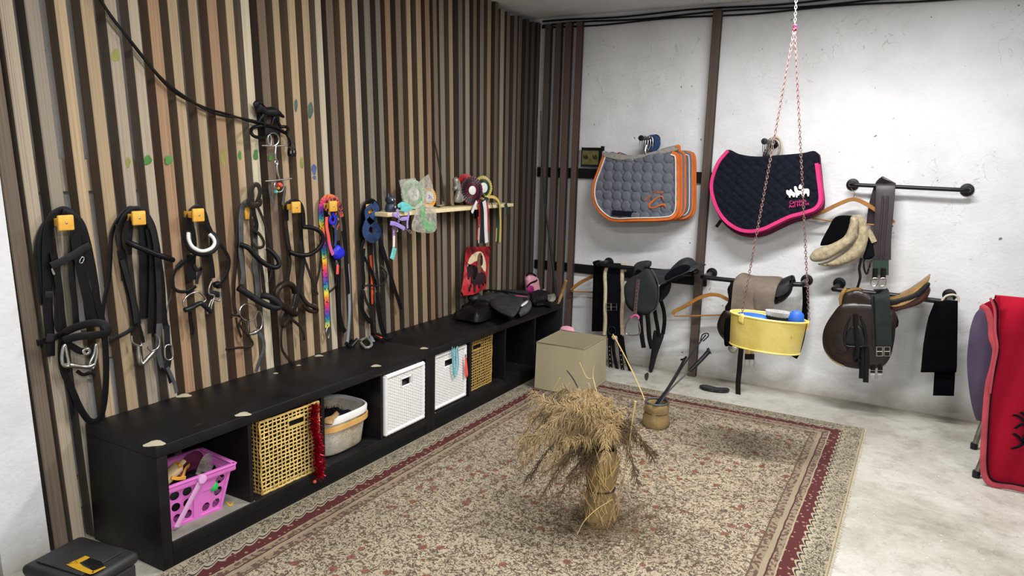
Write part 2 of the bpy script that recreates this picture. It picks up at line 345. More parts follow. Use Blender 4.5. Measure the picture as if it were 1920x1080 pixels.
# ------------------------------------------------------------------ mesh builder
def catmull(P, n=6, closed=False):
    P = [Vector(p) for p in P]; N = len(P)
    if N < 3: return P
    out = []
    segs = N if closed else N-1
    for i in range(segs):
        g = lambda k: P[k % N] if closed else P[max(0, min(N-1, k))]
        p0, p1, p2, p3 = g(i-1), g(i), g(i+1), g(i+2)
        for j in range(n):
            t = j/n
            out.append(.5*((2*p1)+(p2-p0)*t+(2*p0-5*p1+4*p2-p3)*t*t+(3*p1-p0-3*p2+p3)*t*t*t))
    if not closed: out.append(P[-1])
    return out
class MB:
    def __init__(s): s.v = []; s.f = []
    def add(s, vs, fs):
        o = len(s.v); s.v += [Vector(v) for v in vs]; s.f += [tuple(i+o for i in f) for f in fs]; return s
    def box(s, lo, hi, mat=None, bev=0):
        lo, hi = Vector(lo), Vector(hi)
        if bev:
            bm = bmesh.new(); bmesh.ops.create_cube(bm, size=1)
            for v in bm.verts: v.co = Vector([(lo[i]+hi[i])/2+v.co[i]*(hi[i]-lo[i]) for i in range(3)])
            bmesh.ops.bevel(bm, geom=bm.edges[:], offset=bev, segments=2, affect='EDGES', profile=.5)
            vs = [v.co.copy() for v in bm.verts]; bm.verts.index_update(); fs = [[v.index for v in f.verts] for f in bm.faces]; bm.free()
        else:
            vs = [Vector((x, y, z)) for x in (lo[0], hi[0]) for y in (lo[1], hi[1]) for z in (lo[2], hi[2])]
            fs = [(0, 1, 3, 2), (4, 6, 7, 5), (0, 4, 5, 1), (2, 3, 7, 6), (0, 2, 6, 4), (1, 5, 7, 3)]
        if mat: vs = [mat @ v for v in vs]
        return s.add(vs, fs)
    def tube(s, P, r, n=8, closed=False, sm=0):
        P = [Vector(p) for p in P]
        if sm:
            if isinstance(r, (list, tuple)): 
                N = len(P); r0 = list(r); P2 = catmull(P, sm, closed); 
                r = [np.interp(i/(len(P2)-1)*(N-1), range(N), r0) for i in range(len(P2))]; P = P2
            else: P = catmull(P, sm, closed)
        N = len(P)
        if not isinstance(r, (list, tuple)): r = [r]*N
        T = []
        for i in range(N):
            a, b = (P[(i-1) % N], P[(i+1) % N]) if closed else (P[max(0, i-1)], P[min(N-1, i+1)])
            d = b-a; T.append(d.normalized() if d.length > 1e-9 else Vector((0, 0, 1)))
        up = Vector((0, 0, 1)) if abs(T[0].z) < .9 else Vector((1, 0, 0))
        X = T[0].cross(up).normalized(); vs = []
        for i in range(N):
            X = (X-T[i]*X.dot(T[i])); X = X.normalized() if X.length > 1e-6 else T[i].orthogonal().normalized(); Y = T[i].cross(X)
            for k in range(n):
                a = 2*PI*k/n; vs.append(P[i]+(X*math.cos(a)+Y*math.sin(a))*r[i])
        fs = []
        for i in range(N if closed else N-1):
            j = (i+1) % N
            for k in range(n): fs.append((i*n+k, i*n+(k+1) % n, j*n+(k+1) % n, j*n+k))
        if not closed: fs += [tuple(range(n))[::-1], tuple((N-1)*n+k for k in range(n))]
        return s.add(vs, fs)
    def strap(s, P, wd, th=.003, nrm=(1, 0, 0), closed=False, sm=5):
        nrm = Vector(nrm); P0 = len(P); P = catmull(P, sm, closed) if sm else [Vector(p) for p in P]; N = len(P); vs = []
        for i in range(N):
            a, b = (P[(i-1) % N], P[(i+1) % N]) if closed else (P[max(0, i-1)], P[min(N-1, i+1)])
            t = (b-a); t = t.normalized() if t.length > 1e-9 else Vector((0, 0, 1))
            sd = t.cross(nrm); sd = sd.normalized() if sd.length > .05 else t.orthogonal().normalized(); nn = sd.cross(t)
            ww = wd if not isinstance(wd, (list, tuple)) else float(np.interp(i/(N-1)*(len(wd)-1), range(len(wd)), wd))
            h = ww/2; q = th/2
            for a_, b_ in ((-h, -q*.4), (-h*.8, -q), (h*.8, -q), (h, -q*.4), (h, q*.4), (h*.8, q), (-h*.8, q), (-h, q*.4)): vs.append(P[i]+sd*a_+nn*b_)
        fs = []; n = 8
        for i in range(N if closed else N-1):
            j = (i+1) % N
            for k in range(n): fs.append((i*n+k, i*n+(k+1) % n, j*n+(k+1) % n, j*n+k))
        if not closed: fs += [tuple(range(n))[::-1], tuple((N-1)*n+k for k in range(n))]
        return s.add(vs, fs)
    def lathe(s, prof, mat=None, n=24, ripple=None, sx=1, sy=1, close=False):
        vs = []
        for (r, z) in prof:
            for k in range(n):
                a = 2*PI*k/n; rr, zz = r, z
                if ripple: rr, zz = ripple(r, z, a, k)
                vs.append(Vector((rr*math.cos(a)*sx, rr*math.sin(a)*sy, zz)))
        if mat: vs = [mat @ v for v in vs]
        fs = []; P = len(prof)
        for i in range(P if close else P-1):
            j = (i+1) % P
            for k in range(n): fs.append((i*n+k, i*n+(k+1) % n, j*n+(k+1) % n, j*n+k))
        if not close: fs += [tuple(range(n))[::-1], tuple((P-1)*n+k for k in range(n))]
        return s.add(vs, fs)
    def grid(s, rows, closed_u=False):
        """rows: list of lists of points"""
        n = len(rows[0]); vs = [p for r in rows for p in r]; fs = []
        for i in range(len(rows)-1):
            for k in range(n if closed_u else n-1):
                fs.append((i*n+k, i*n+(k+1) % n, (i+1)*n+(k+1) % n, (i+1)*n+k))
        return s.add(vs, fs)
    def shell(s, rows, th):
        """open grid given thickness along averaged normals"""
        n = len(rows[0]); m_ = len(rows); A = [[Vector(p) for p in r] for r in rows]; Bk = []
        for i in range(m_):
            r = []
            for k in range(n):
                du = A[i][min(n-1, k+1)]-A[i][max(0, k-1)]; dv = A[min(m_-1, i+1)][k]-A[max(0, i-1)][k]
                nn = du.cross(dv); nn = nn.normalized() if nn.length > 1e-9 else Vector((0, 1, 0)); r.append(A[i][k]+nn*th)
            Bk.append(r)
        o = m_*n; vs = [p for r in A for p in r]+[p for r in Bk for p in r]; fs = []
        for i in range(m_-1):
            for k in range(n-1):
                a = i*n+k; fs.append((a, a+1, a+n+1, a+n)); fs.append((o+a, o+a+n, o+a+n+1, o+a+1))
        for k in range(n-1):
            fs.append((k, o+k, o+k+1, k+1)); a = (m_-1)*n+k; fs.append((a, a+1, o+a+1, o+a))
        for i in range(m_-1):
            a = i*n; fs.append((a, a+n, o+a+n, o+a)); a = i*n+n-1; fs.append((a, o+a, o+a+n, a+n))
        return s.add(vs, fs)
    def puff(s, poly, nrm, front, back, R=.03, step=.012, disp=None, bend=None, sm=4, ctr=None):
        """a cushion-like solid with the given outline (points roughly in one plane)"""
        nrm = Vector(nrm).normalized(); P = catmull(poly, sm, True) if sm else [Vector(p) for p in poly]
        o = sum(P, Vector())/len(P); e1 = Vector((0, 0, 1)).cross(nrm)
        e1 = e1.normalized() if e1.length > .1 else Vector((1, 0, 0)); e2 = nrm.cross(e1)
        Q = [((p-o).dot(e1), (p-o).dot(e2), (p-o).dot(nrm)) for p in P]
        # resample
        q2 = []
        for i in range(len(Q)):
            a, b = np.array(Q[i]), np.array(Q[(i+1) % len(Q)]); k = max(1, int(np.linalg.norm((b-a)[:2])/step+.5))
            for j in range(k):
                c = a+(b-a)*j/k
                if not q2 or np.linalg.norm((c-q2[-1])[:2]) > step*.35: q2.append(c)
        if np.linalg.norm((q2[0]-q2[-1])[:2]) < step*.3: q2.pop()
        E = np.array(q2); n = len(E); A = E[:, :2]; Bn = np.roll(A, -1, 0)
        xs = np.arange(A[:, 0].min(), A[:, 0].max(), step); ys = np.arange(A[:, 1].min(), A[:, 1].max(), step*.87)
        G = np.array([(x+(step/2 if j % 2 else 0), y) for j, y in enumerate(ys) for x in xs])
        def dist(Gp):
            d = np.full(len(Gp), 1e9)
            for a, b in zip(A, Bn):
                ab = b-a; t = np.clip(((Gp-a)@ab)/max(ab@ab, 1e-12), 0, 1); d = np.minimum(d, np.linalg.norm(Gp-(a+t[:, None]*ab), axis=1))
            return d
        ins = np.zeros(len(G), bool)
        for a, b in zip(A, Bn):
            c = ((a[1] > G[:, 1]) != (b[1] > G[:, 1]))
            if abs(b[1]-a[1]) < 1e-12: continue
            ins ^= c & (G[:, 0] < (b[0]-a[0])*(G[:, 1]-a[1])/(b[1]-a[1])+a[0])
        dd = dist(G); ins &= dd > step*.45; G = G[ins]; dG = dd[ins]
        pts = [Vector(a) for a in A]+[Vector(g) for g in G]
        res = geometry.delaunay_2d_cdt(pts, [(i, (i+1) % n) for i in range(n)], [list(range(n))], 1, 1e-7)
        V = np.array([(v[0], v[1]) for v in res[0]]); T = res[2]
        D = dist(V); D[D < step*.1] = 0
        # off-plane height interpolated from the outline
        hz = np.zeros(len(V))
        if np.abs(E[:, 2]).max() > 1e-4:
            for i, v in enumerate(V):
                w_ = 1/(np.sum((A-v)**2, axis=1)+1e-8)**1.5; hz[i] = (w_*E[:, 2]).sum()/w_.sum()
        prof = np.sqrt(np.clip(1-(1-np.clip(D/R, 0, 1))**2, 0, 1))
        vs = []; nv = len(V); bi = {}
        for i in range(nv):
            h = hz[i]+(bend(V[i][0], V[i][1]) if bend else 0)
            f_ = front*prof[i]+(disp(V[i][0], V[i][1])*prof[i] if disp else 0)
            vs.append(o+e1*V[i][0]+e2*V[i][1]+nrm*(h+f_))
        for i in range(nv):
            if D[i] == 0: bi[i] = i
            else:
                h = hz[i]+(bend(V[i][0], V[i][1]) if bend else 0)
                bi[i] = len(vs); vs.append(o+e1*V[i][0]+e2*V[i][1]+nrm*(h-back*prof[i]))
        fs = [tuple(t) for t in T]+[tuple(bi[i] for i in t)[::-1] for t in T]
        fs = [f for f in fs if len(set(f)) >= 3]
        return s.add(vs, fs)
    def obj(s, name, mat, parent=None, smooth=True, label=None, cat=None, group=None, kind=None, org=None):
        me = bpy.data.meshes.new(name)
        if parent is not None: o0 = WLOC.get(parent.name, Vector())
        elif org is not None: o0 = Vector(org)
        else:
            xs = [v.x for v in s.v]; ys = [v.y for v in s.v]; o0 = Vector(((min(xs)+max(xs))/2, (min(ys)+max(ys))/2, min(v.z for v in s.v)))
        me.from_pydata([v-o0 for v in s.v], [], s.f); me.update()
        bm = bmesh.new(); bm.from_mesh(me); bmesh.ops.recalc_face_normals(bm, faces=bm.faces); bm.to_mesh(me); bm.free()
        if smooth:
            me.polygons.foreach_set('use_smooth', [True]*len(me.polygons)); 
            try: me.set_sharp_from_angle(angle=math.radians(48))
            except Exception: pass
        me.materials.append(M[mat] if isinstance(mat, str) else mat)
        o = bpy.data.objects.new(name, me); COL.objects.link(o)
        if parent is not None: o.parent = parent; WLOC[o.name] = o0
        else: o.location = o0; WLOC[o.name] = o0
        CREATED.append(o); tag(o, label, cat, group, kind); return o
WLOC = {}; CREATED = []
def tag(o, label=None, cat=None, group=None, kind=None):
    if label: o['label'] = label
    if cat: o['category'] = cat
    if group: o['group'] = group
    if kind: o['kind'] = kind
    return o
def thing(name, loc, label, cat, group=None):
    o = bpy.data.objects.new(name, None); o.empty_display_size = .05; COL.objects.link(o); o.location = loc; WLOC[o.name] = Vector(loc)
    return tag(o, label, cat, group)
def copy_tree(o, parent=None):
    c = o.copy(); COL.objects.link(c); c.parent = parent
    for ch in [x for x in KIDS.get(o.name, [])]: copy_tree(ch, c)
    return c
KIDS = {}
def T3(o, ex, ey, ez):
    m_ = Matrix((Vector(ex), Vector(ey), Vector(ez))).transposed().to_4x4(); m_.translation = Vector(o); return m_
def ring(c, ax1, ax2, r1, r2=None, n=20, a0=0, a1=2*PI):
    r2 = r2 or r1; c = Vector(c); ax1 = Vector(ax1); ax2 = Vector(ax2)
    full = abs(a1-a0-2*PI) < 1e-6; k = n if full else n+1
    return [c+ax1*r1*math.cos(a0+(a1-a0)*i/n)+ax2*r2*math.sin(a0+(a1-a0)*i/n) for i in range(k)]
def text_mesh(s, body, size, mat4):
    cu = bpy.data.curves.new('t', 'FONT'); cu.body = body; cu.size = size; cu.extrude = .0006; cu.resolution_u = 2; cu.align_x = 'CENTER'
    o = bpy.data.objects.new('t', cu); COL.objects.link(o); bpy.context.view_layer.update()
    me = bpy.data.meshes.new_from_object(o.evaluated_get(bpy.context.evaluated_depsgraph_get()))
    s.add([mat4 @ v.co for v in me.vertices], [tuple(p.vertices) for p in me.polygons])
    bpy.data.objects.remove(o); bpy.data.curves.remove(cu); bpy.data.meshes.remove(me); return s
def finish(t):
    KIDS[t.name] = [o for o in bpy.data.objects if o.parent == t]
#=====STRUCTURE=====
CEIL = 2.31
WX = -.115
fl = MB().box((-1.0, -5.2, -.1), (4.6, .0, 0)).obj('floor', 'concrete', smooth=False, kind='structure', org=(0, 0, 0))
MB().box((-1.0, -5.2, CEIL), (4.6, .12, CEIL+.1)).obj('ceiling', 'plaster', smooth=False, kind='structure', org=(0, 0, 0))
wb = MB().box((-1.0, 0, -.1), (4.6, .12, CEIL)).obj('wall_back', 'plaster', smooth=False, kind='structure', org=(0, 0, 0))
wl = MB().box((WX-.12, -3.44, -.0), (WX, 0, CEIL)).obj('wall_left', 'plaster', smooth=False, kind='structure', org=(0, 0, 0))
# white pier at the end of the slatted wall
bx = MB(); vs = [(-.235, -3.54, 0), (0, -3.54, 0), (0, -3.395, 0), (-.235, -3.395, 0), (-.235, -3.62, CEIL), (0, -3.62, CEIL), (0, -3.475, CEIL), (-.235, -3.475, CEIL)]
bx.add(vs, [(0, 3, 2, 1), (4, 5, 6, 7), (0, 1, 5, 4), (1, 2, 6, 5), (2, 3, 7, 6), (3, 0, 4, 7)])
pier = bx.obj('wall_front_left', 'plaster', smooth=False, kind='structure', org=(0, 0, 0))
MB().box((-.9, -5.2, 0), (-.8, -3.3, CEIL)).obj('wall_far_left', 'brown_stain', smooth=False, kind='structure', org=(0, 0, 0))

# slats of the left wall
EDGE = [44, 93, 142, 191, 232.5, 273, 312.5, 346, 381.7, 416.7, 447.5, 477.5, 507.5, 532.5, 560.8, 585.8, 609, 631.7, 654, 676, 698, 717.5, 736.7, 756, 773, 791.7, 807.5, 821.7, 835, 850, 867, 880, 894, 908, 921, 933, 944, 955, 969, 978, 990, 1000, 1011]
KINDS = 'gkttggottotcbtttcbtgkkobttobktkgbktbgbkbdd'
PAL = dict(g=(.40, .345, .27), k=(.25, .22, .18), t=(.44, .335, .215), b=(.21, .155, .11), d=(.10, .075, .06), c=(.62, .56, .43), o=(.34, .22, .135))
base = None
for i, ex in enumerate(EDGE):
    p = L(ex, 150); y1 = p.y; wv_ = .040+.004*math.sin(i*2.3)
    dep = (.054 if y1 < -2.9 else .052)+.003*math.cos(i*1.7)
    y0 = y1-wv_
    lean = (.045 if y1 < -1.2 else .045*max(0, -y1)/1.2)
    top = CEIL-.004 if i < 36 else CEIL-.03-.004*(i % 3)
    if base is None:
        mb = MB(); mb.box((-1, -.5, -.5), (0, .5, .5))
        # unit slat with chamfered front arrises
        mb = MB(); c = .06; prof = [(-1, -.5), (-.04, -.5), (0, -.5+c), (0, .5-c), (-.04, .5), (-1, .5)]
        vs = [(x, y, z) for z in (-.5, .5) for x, y in prof]
        mb.add(vs, [tuple(range(6))[::-1], tuple(range(6, 12))]+[(k, (k+1) % 6, 6+(k+1) % 6, 6+k) for k in range(6)])
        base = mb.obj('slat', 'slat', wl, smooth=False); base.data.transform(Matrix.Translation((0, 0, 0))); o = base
        # undo parent offset (wall origin is world origin)
    else:
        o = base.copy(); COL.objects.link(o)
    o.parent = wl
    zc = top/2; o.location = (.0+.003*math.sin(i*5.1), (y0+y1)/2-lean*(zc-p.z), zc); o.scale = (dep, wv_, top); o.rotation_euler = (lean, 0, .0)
    c_ = PAL[KINDS[min(i, len(KINDS)-1)]]; fk = 1.0 if y1 < -2.2 else .98-.34*min(1, (y1+2.2)/1.9)  # fk darkens slats towards the corner, painting the weaker light there
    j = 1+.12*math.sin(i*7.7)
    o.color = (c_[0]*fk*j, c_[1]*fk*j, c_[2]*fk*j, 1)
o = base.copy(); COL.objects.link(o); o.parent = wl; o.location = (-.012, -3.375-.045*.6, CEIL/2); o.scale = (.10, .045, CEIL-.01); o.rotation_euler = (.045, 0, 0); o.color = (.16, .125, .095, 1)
# cross battens behind the slats
bt = None
for z0 in (1.215, .62, 2.02, .10):
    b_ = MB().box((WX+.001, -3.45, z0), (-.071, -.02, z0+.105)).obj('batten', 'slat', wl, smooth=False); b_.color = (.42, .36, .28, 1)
# slats on the back wall and their black cross boards
for z0, z1 in ((1.245, 1.312), (.594, .654)):
    MB().box((.02, -.022, z0), (1.26, -.001, z1)).obj('cross_board', 'blackboard', wb, smooth=False)
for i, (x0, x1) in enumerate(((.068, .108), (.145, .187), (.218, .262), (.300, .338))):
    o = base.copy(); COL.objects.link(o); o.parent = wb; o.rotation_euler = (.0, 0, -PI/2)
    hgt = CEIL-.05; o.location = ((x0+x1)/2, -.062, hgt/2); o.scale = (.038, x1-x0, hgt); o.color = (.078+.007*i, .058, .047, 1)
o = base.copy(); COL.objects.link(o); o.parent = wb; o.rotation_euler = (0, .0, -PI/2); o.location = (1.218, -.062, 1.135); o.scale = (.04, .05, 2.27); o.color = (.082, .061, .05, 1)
for k, (y, z) in enumerate(((-.012, 2.262), (-.010, 2.285), (-.016, 2.243))):
    MB().tube([(.02+.2*j, y, z+.006*math.sin(j*1.3+k)) for j in range(23)], .006, 6, sm=2).obj('ceiling_cable', 'cable', label=['topmost of the grey cables along the ceiling corner', 'middle cable of those along the ceiling corner', 'lowest cable of those along the ceiling corner'][k] if 0 else ['black cable tight under the ceiling above the white wall', 'middle black cable along the top of the white wall', 'lowest black cable along the top of the white wall'][[1, 0, 2][k]], cat='cable', group='cables under the ceiling')
# paint marks on the slats
for k, (px, py, sx, sy, mt) in enumerate(((217, 103, 8, 14, 'olive_paint'), (277, 300, 7, 10, 'green_paint'), (316, 300, 7, 8, 'green_paint'), (240, 305, 5, 9, 'olive_paint'), (419, 295, 5, 15, 'olive_paint'), (450, 291, 3, 9, 'green_paint'), (480, 290, 4, 11, 'green_paint'), (508, 296, 4, 6, 'green_paint'), (582, 207, 5, 15, 'teal_paint'), (555, 198, 3, 11, 'teal_paint'), (589, 318, 5, 9, 'blue_paint'), (590, 333, 3, 4, 'blue_paint'), (566, 305, 3, 12, 'olive_paint'))):
    MB().puff([L(px+sx*math.cos(a)*(1+.2*math.sin(3*a+k)), py+sy*math.sin(a)*(1+.15*math.cos(2*a+k)), .0035) for a in [2*PI*j/10 for j in range(10)]], (1, 0, 0), .0008, .0015, .004, .004).obj('paint_mark', mt, wl)
#=====FLOOR ITEMS=====
rg = thing('rug', (2.27, -.50, 0), 'worn cream patterned rug with a dark red border on the concrete floor', 'rug')
mb = MB(); 
mb.box((2.27-RW, -.50-RL, .001), (2.27, -.50, .013), bev=.004)
o = mb.obj('rug_pile', 'rug', rg); 
mb = MB()
for i in range(260):
    y = -.50-RL*i/260; mb.strap([(2.27, y, .007), (2.278+.006*random.random(), y+.004*random.uniform(-1, 1), .004)], .004, .0015, (0, 0, 1), sm=0)
mb.obj('edge_fringe', 'cream_fleece', rg, kind='stuff')
#=====BENCH=====
def bench(y0, label):
    t = thing('shelving_bench', (.2, y0, 0), label, 'shelf unit')
    W, H, Ln = .39, .4293, 1.47
    MB().box((.004, y0, H-.038), (W, y0+Ln, H), bev=.0015).obj('top_board', 'bench', t)
    MB().box((.004, y0+.0385, .047), (W, y0+Ln-.0385, .087), bev=.0015).obj('bottom_board', 'bench', t)
    MB().box((.006, y0+.04, .088), (W-.004, y0+(.36 if y0 < -2 else .03)+.02, .0892)).obj('dust_layer', 'dust_grey', t, smooth=False)
    MB().box((.01, y0+.039, 0), (W-.0025, y0+Ln-.039, .0465)).obj('plinth', 'black_paint', t, smooth=False)
    for ya, yb in ((y0, y0+.038), (y0+Ln-.038, y0+Ln)):
        MB().box((.004, ya+.0004, .0), (W-.001, yb-.0004, H-.0385), bev=.0012).obj('end_panel', 'bench', t)
    for k in (1, 2, 3):
        yc = y0+Ln*k/4; MB().box((.004, yc-.008, .0895), (W-.004, yc+.008, H-.0385)).obj('divider', 'bench', t, smooth=False)
    return t
b1 = bench(-3.2507, 'black four-cube shelf bench nearer the camera, holding the pink basket')
b2 = bench(-1.7797, 'black four-cube shelf bench in the far corner under the small shelf')
for k, (px, py, rx) in enumerate(((290, 832, 13), (456, 777, 11), (705, 686, 9), (795, 653, 8), (598, 667, 8), (345, 742, 11), (517, 700, 4), (560, 685, 4))):
    z = .4295 
    par = b1 if px < 806 else b2
    MB().lathe([(.024*rx/11, 0), (.024*rx/11, .0008), (.001, .001)], T3(F(px, py, z), (1, .2, 0), (0, 1, 0), (0, 0, 1)), 14, ripple=lambda r, z_, a, q: (r*(1+.2*math.sin(3*a+1)), z_)).obj('worn_patch', 'bone', par)
#=====BINS=====
def open_weave_bin(yA, yB, xf, z0, z1, dep, label, mat, nv, nh, hole, rot=0, group=None):
    t = thing('woven_bin', (xf-dep/2, (yA+yB)/2, z0), label, 'storage bin', group); r = .0035
    S = Matrix.Translation(Vector((xf, yA, 0))) @ Matrix.Rotation(rot, 4, 'Z') @ Matrix.Translation(Vector((-xf, -yA, 0)))
    def face(P00, P10, P01, P11, hole=None):
        mb = MB(); P00, P10, P01, P11 = map(Vector, (P00, P10, P01, P11)); nn = (P10-P00).cross(P01-P00).normalized()
        at = lambda u, v: P00*(1-u)*(1-v)+P10*u*(1-v)+P01*(1-u)*v+P11*u*v
        for i in range(nv+1):
            u = i/nv; segs = [(0, 1)]
            if hole and hole[0] < u < hole[1]: segs = [(0, hole[2]), (hole[3], 1)]
            for a, b in segs:
                k = max(2, int(nh*(b-a))); mb.strap([at(u+.006*math.sin(i*3+j), a+(b-a)*j/k)+nn*.0012*(-1)**(i+j) for j in range(k+1)], .0050 if 0 < i < nv else .008, .003, nn, sm=0)
        for i in range(nh+1):
            v = i/nh; segs = [(0, 1)]
            if hole and hole[2] < v < hole[3]: segs = [(0, hole[0]), (hole[1], 1)]
            for a, b in segs:
                k = max(2, int(nv*(b-a))); mb.strap([at(a+(b-a)*j/k, v+.004*math.sin(i*2.1+j))-nn*.0012*(-1)**(i+j) for j in range(k+1)], .0052 if 0 < i < nh else .009, .003, nn, sm=0)
        if hole:
            u0, u1, v0, v1 = hole; mb.strap([at(u0, v0), at(u1, v0), at(u1, v1), at(u0, v1)], .012, .005, nn, closed=True, sm=0)
        mb.v = [S @ v for v in mb.v]; return mb
    A, Bp = (xf, yA), (xf, yB); C, D = (xf-dep, yB), (xf-dep, yA)
    face((*A, z0), (*Bp, z0), (*A, z1), (*Bp, z1), hole).obj('front_panel', mat, t)
    face((*D, z0), (*A, z0), (*D, z1), (*A, z1)).obj('side_panel', 'bamboo_dark', t)  # darker bamboo on the sides paints the dim inside into the colour
    face((*Bp, z0), (*C, z0), (*Bp, z1), (*C, z1)).obj('side_panel', 'bamboo_dark', t)
    mb = MB().box((xf-dep+.004, yA+.012, z0+.008), (xf-.012, yB-.012, z1-.03)); mb.v = [S @ v for v in mb.v]; mb.obj('shade_box', 'bristle', t, smooth=False)  # added dark box stands in for the shade behind the weave holes
    mb = MB(); mb.tube([S @ Vector((*p, z1)) for p in (A, Bp, C, D)], .005, 6, closed=True); mb.obj('rim', mat, t)
    mb = MB().box((xf-dep+.01, min(yA, yB)+.01, z0+.001), (xf-.01, max(yA, yB)-.01, z0+.006)); mb.v = [S @ v for v in mb.v]; mb.obj('base', mat, t, smooth=False)
    return t
open_weave_bin(-2.825, -2.535, .372, .0905, .375, .28, 'yellowish open-weave bamboo bin beside the red tinsel', 'bamboo', 15, 18, (.46, .74, .775, .89), rot=-.03)
open_weave_bin(-1.385, -1.13, .345, .0905, .378, .26, 'brown open-weave bamboo bin in the far bench, farthest of the bins', 'bamboo_dark', 13, 18, (.2, .55, .78, .9))
def rattan_bin(yA, yB, xf, z0, z1, label):
    t = thing('rattan_bin', (xf-.15, (yA+yB)/2, z0), label, 'storage bin'); e = .022
    h0, h1 = (yA+(yB-yA)*.40, yA+(yB-yA)*.64); hz0, hz1 = z1-.085, z1-.045
    if 'necklace' in label: h0, h1 = (yA+(yB-yA)*.32, yA+(yB-yA)*.60)
    mb = MB(); N = 17; K = 34
    for i in range(N):
        y0 = yA+e+(yB-yA-2*e)*i/N; wd = (yB-yA-2*e)/N
        for k in range(K):
            z = z0+e+(z1-z0-2*e)*k/K; hh = (z1-z0-2*e)/K
            if h0-.006 < y0+wd/2 < h1+.006 and hz0-.004 < z+hh/2 < hz1+.004: continue
            big = .3 if i == N-1 else .14
            mb.box((xf-.007, y0+wd*.04, z+hh*big), (xf-.001+.002*((i+k) % 2), y0+wd*.96, z+hh*(1-big*.3)))
    mb.obj('weave', 'white_rattan', t, kind='stuff', smooth=False)
    mb = MB(); 
    mb.box((xf-.012, yA+.01, z0+.01), (xf-.008, h0, z1-.01)); mb.box((xf-.012, h1, z0+.01), (xf-.008, yB-.01, z1-.01)); mb.box((xf-.012, h0, z0+.01), (xf-.008, h1, hz0)); mb.box((xf-.012, h0, hz1), (xf-.008, h1, z1-.01))
    for y in (yA+.001, yB-.006): mb.box((xf-.31, y, z0+.01), (xf-.01, y+.005, z1-.01))
    mb.box((xf-.31, yA+.005, z0+.002), (xf-.01, yB-.005, z0+.008)); mb.box((xf-.312, yA+.005, z0+.01), (xf-.306, yB-.005, z1-.01))
    mb.obj('body', 'white_rattan', t, smooth=False)
    mb = MB(); 
    for a, b in (((yA, z0), (yB, z0)), ((yA, z1), (yB, z1)), ((yA, z0), (yA, z1)), ((yB, z0), (yB, z1))):
        Pn = 26; pts = [(xf-.006, a[0]+(b[0]-a[0])*j/Pn*.94+(b[0]-a[0])*.03, a[1]+(b[1]-a[1])*j/Pn*.94+(b[1]-a[1])*.03+0) for j in range(Pn+1)]
        off = (.011 if a[0] == b[0] and a[0] == yA else -.011 if a[0] == b[0] else 0, .011 if a[1] == b[1] and a[1] == z0 else -.011 if a[1] == b[1] else 0)
        pts = [(p[0], p[1]+off[0], p[2]+off[1]) for p in pts]
        mb.tube(pts, [.0125-.0015*(j % 2) for j in range(Pn+1)], 8)
    mb.obj('frame', 'white_rattan', t)
    mb = MB(); mb.tube([(xf-.003, h0, hz0), (xf-.003, h1, hz0), (xf-.003, h1, hz1), (xf-.003, h0, hz1)], .005, 6, closed=True); mb.obj('handle_opening', 'white_rattan', t)
    return t
rattan_bin(-2.134, -1.832, .392, .092, .383, 'white rattan bin in the near bench, last cube before the joint')
rattan_bin(-1.735, -1.432, .372, .092, .383, 'white rattan bin with a light blue necklace hanging on its front')
z7 = Z(700, 640, 5.4)
MB().tube(z7.on(L, [(795, 55), (800, 150), (805, 260), (822, 350), (840, 345), (860, 250), (858, 140), (850, 50), (838, 100), (840, 230), (832, 310), (822, 320), (812, 200), (815, 60)], .388), .0035, 6, sm=4).obj('bead_necklace', 'light_blue', label='light blue bead necklace hanging on the white bin', cat='necklace')
MB().puff(z7.on(L, [(930, 135), (940, 150), (960, 340), (932, 352), (928, 250)], .388), (1, 0, 0), .004, .004, .01, .006, sm=3).obj('coral_tag', 'coral', label='coral red strip hanging at the edge of the second white bin', cat='tag')
# tinsel garland
mb = MB(); zt = Z(460, 740, 5.683); ax = zt.on(L, [(720, 110), (710, 250), (720, 380), (750, 520), (745, 660), (770, 760), (760, 860)], .40)
ax = catmull(ax, 40)
for p in ax:
    for q in range(14):
        a = random.uniform(0, 2*PI); b = random.uniform(-.6, .6); ln = random.uniform(.018, .040)
        d = Vector((math.cos(a)*math.cos(b), math.sin(a)*math.cos(b), math.sin(b)))*ln
        if (p+d).x < .393: d.x = abs(d.x)*.4
        s_ = d.orthogonal().normalized()*.0013; mb.add([p-s_, p+s_, p+d+s_*.5, p+d-s_*.5], [(0, 1, 2, 3)])
tg = mb.obj('tinsel_garland', 'tinsel', smooth=False, label='red tinsel garland hanging down the front of the near bench', cat='garland')
MB().lathe([(.001, -.008), (.006, -.005), (.008, 0), (.006, .005), (.001, .008)], T3(L(590, 903, .397), (1, 0, 0), (0, 1, 0), (0, 0, 1)), 10).obj('pink_bead', 'coral', tg)
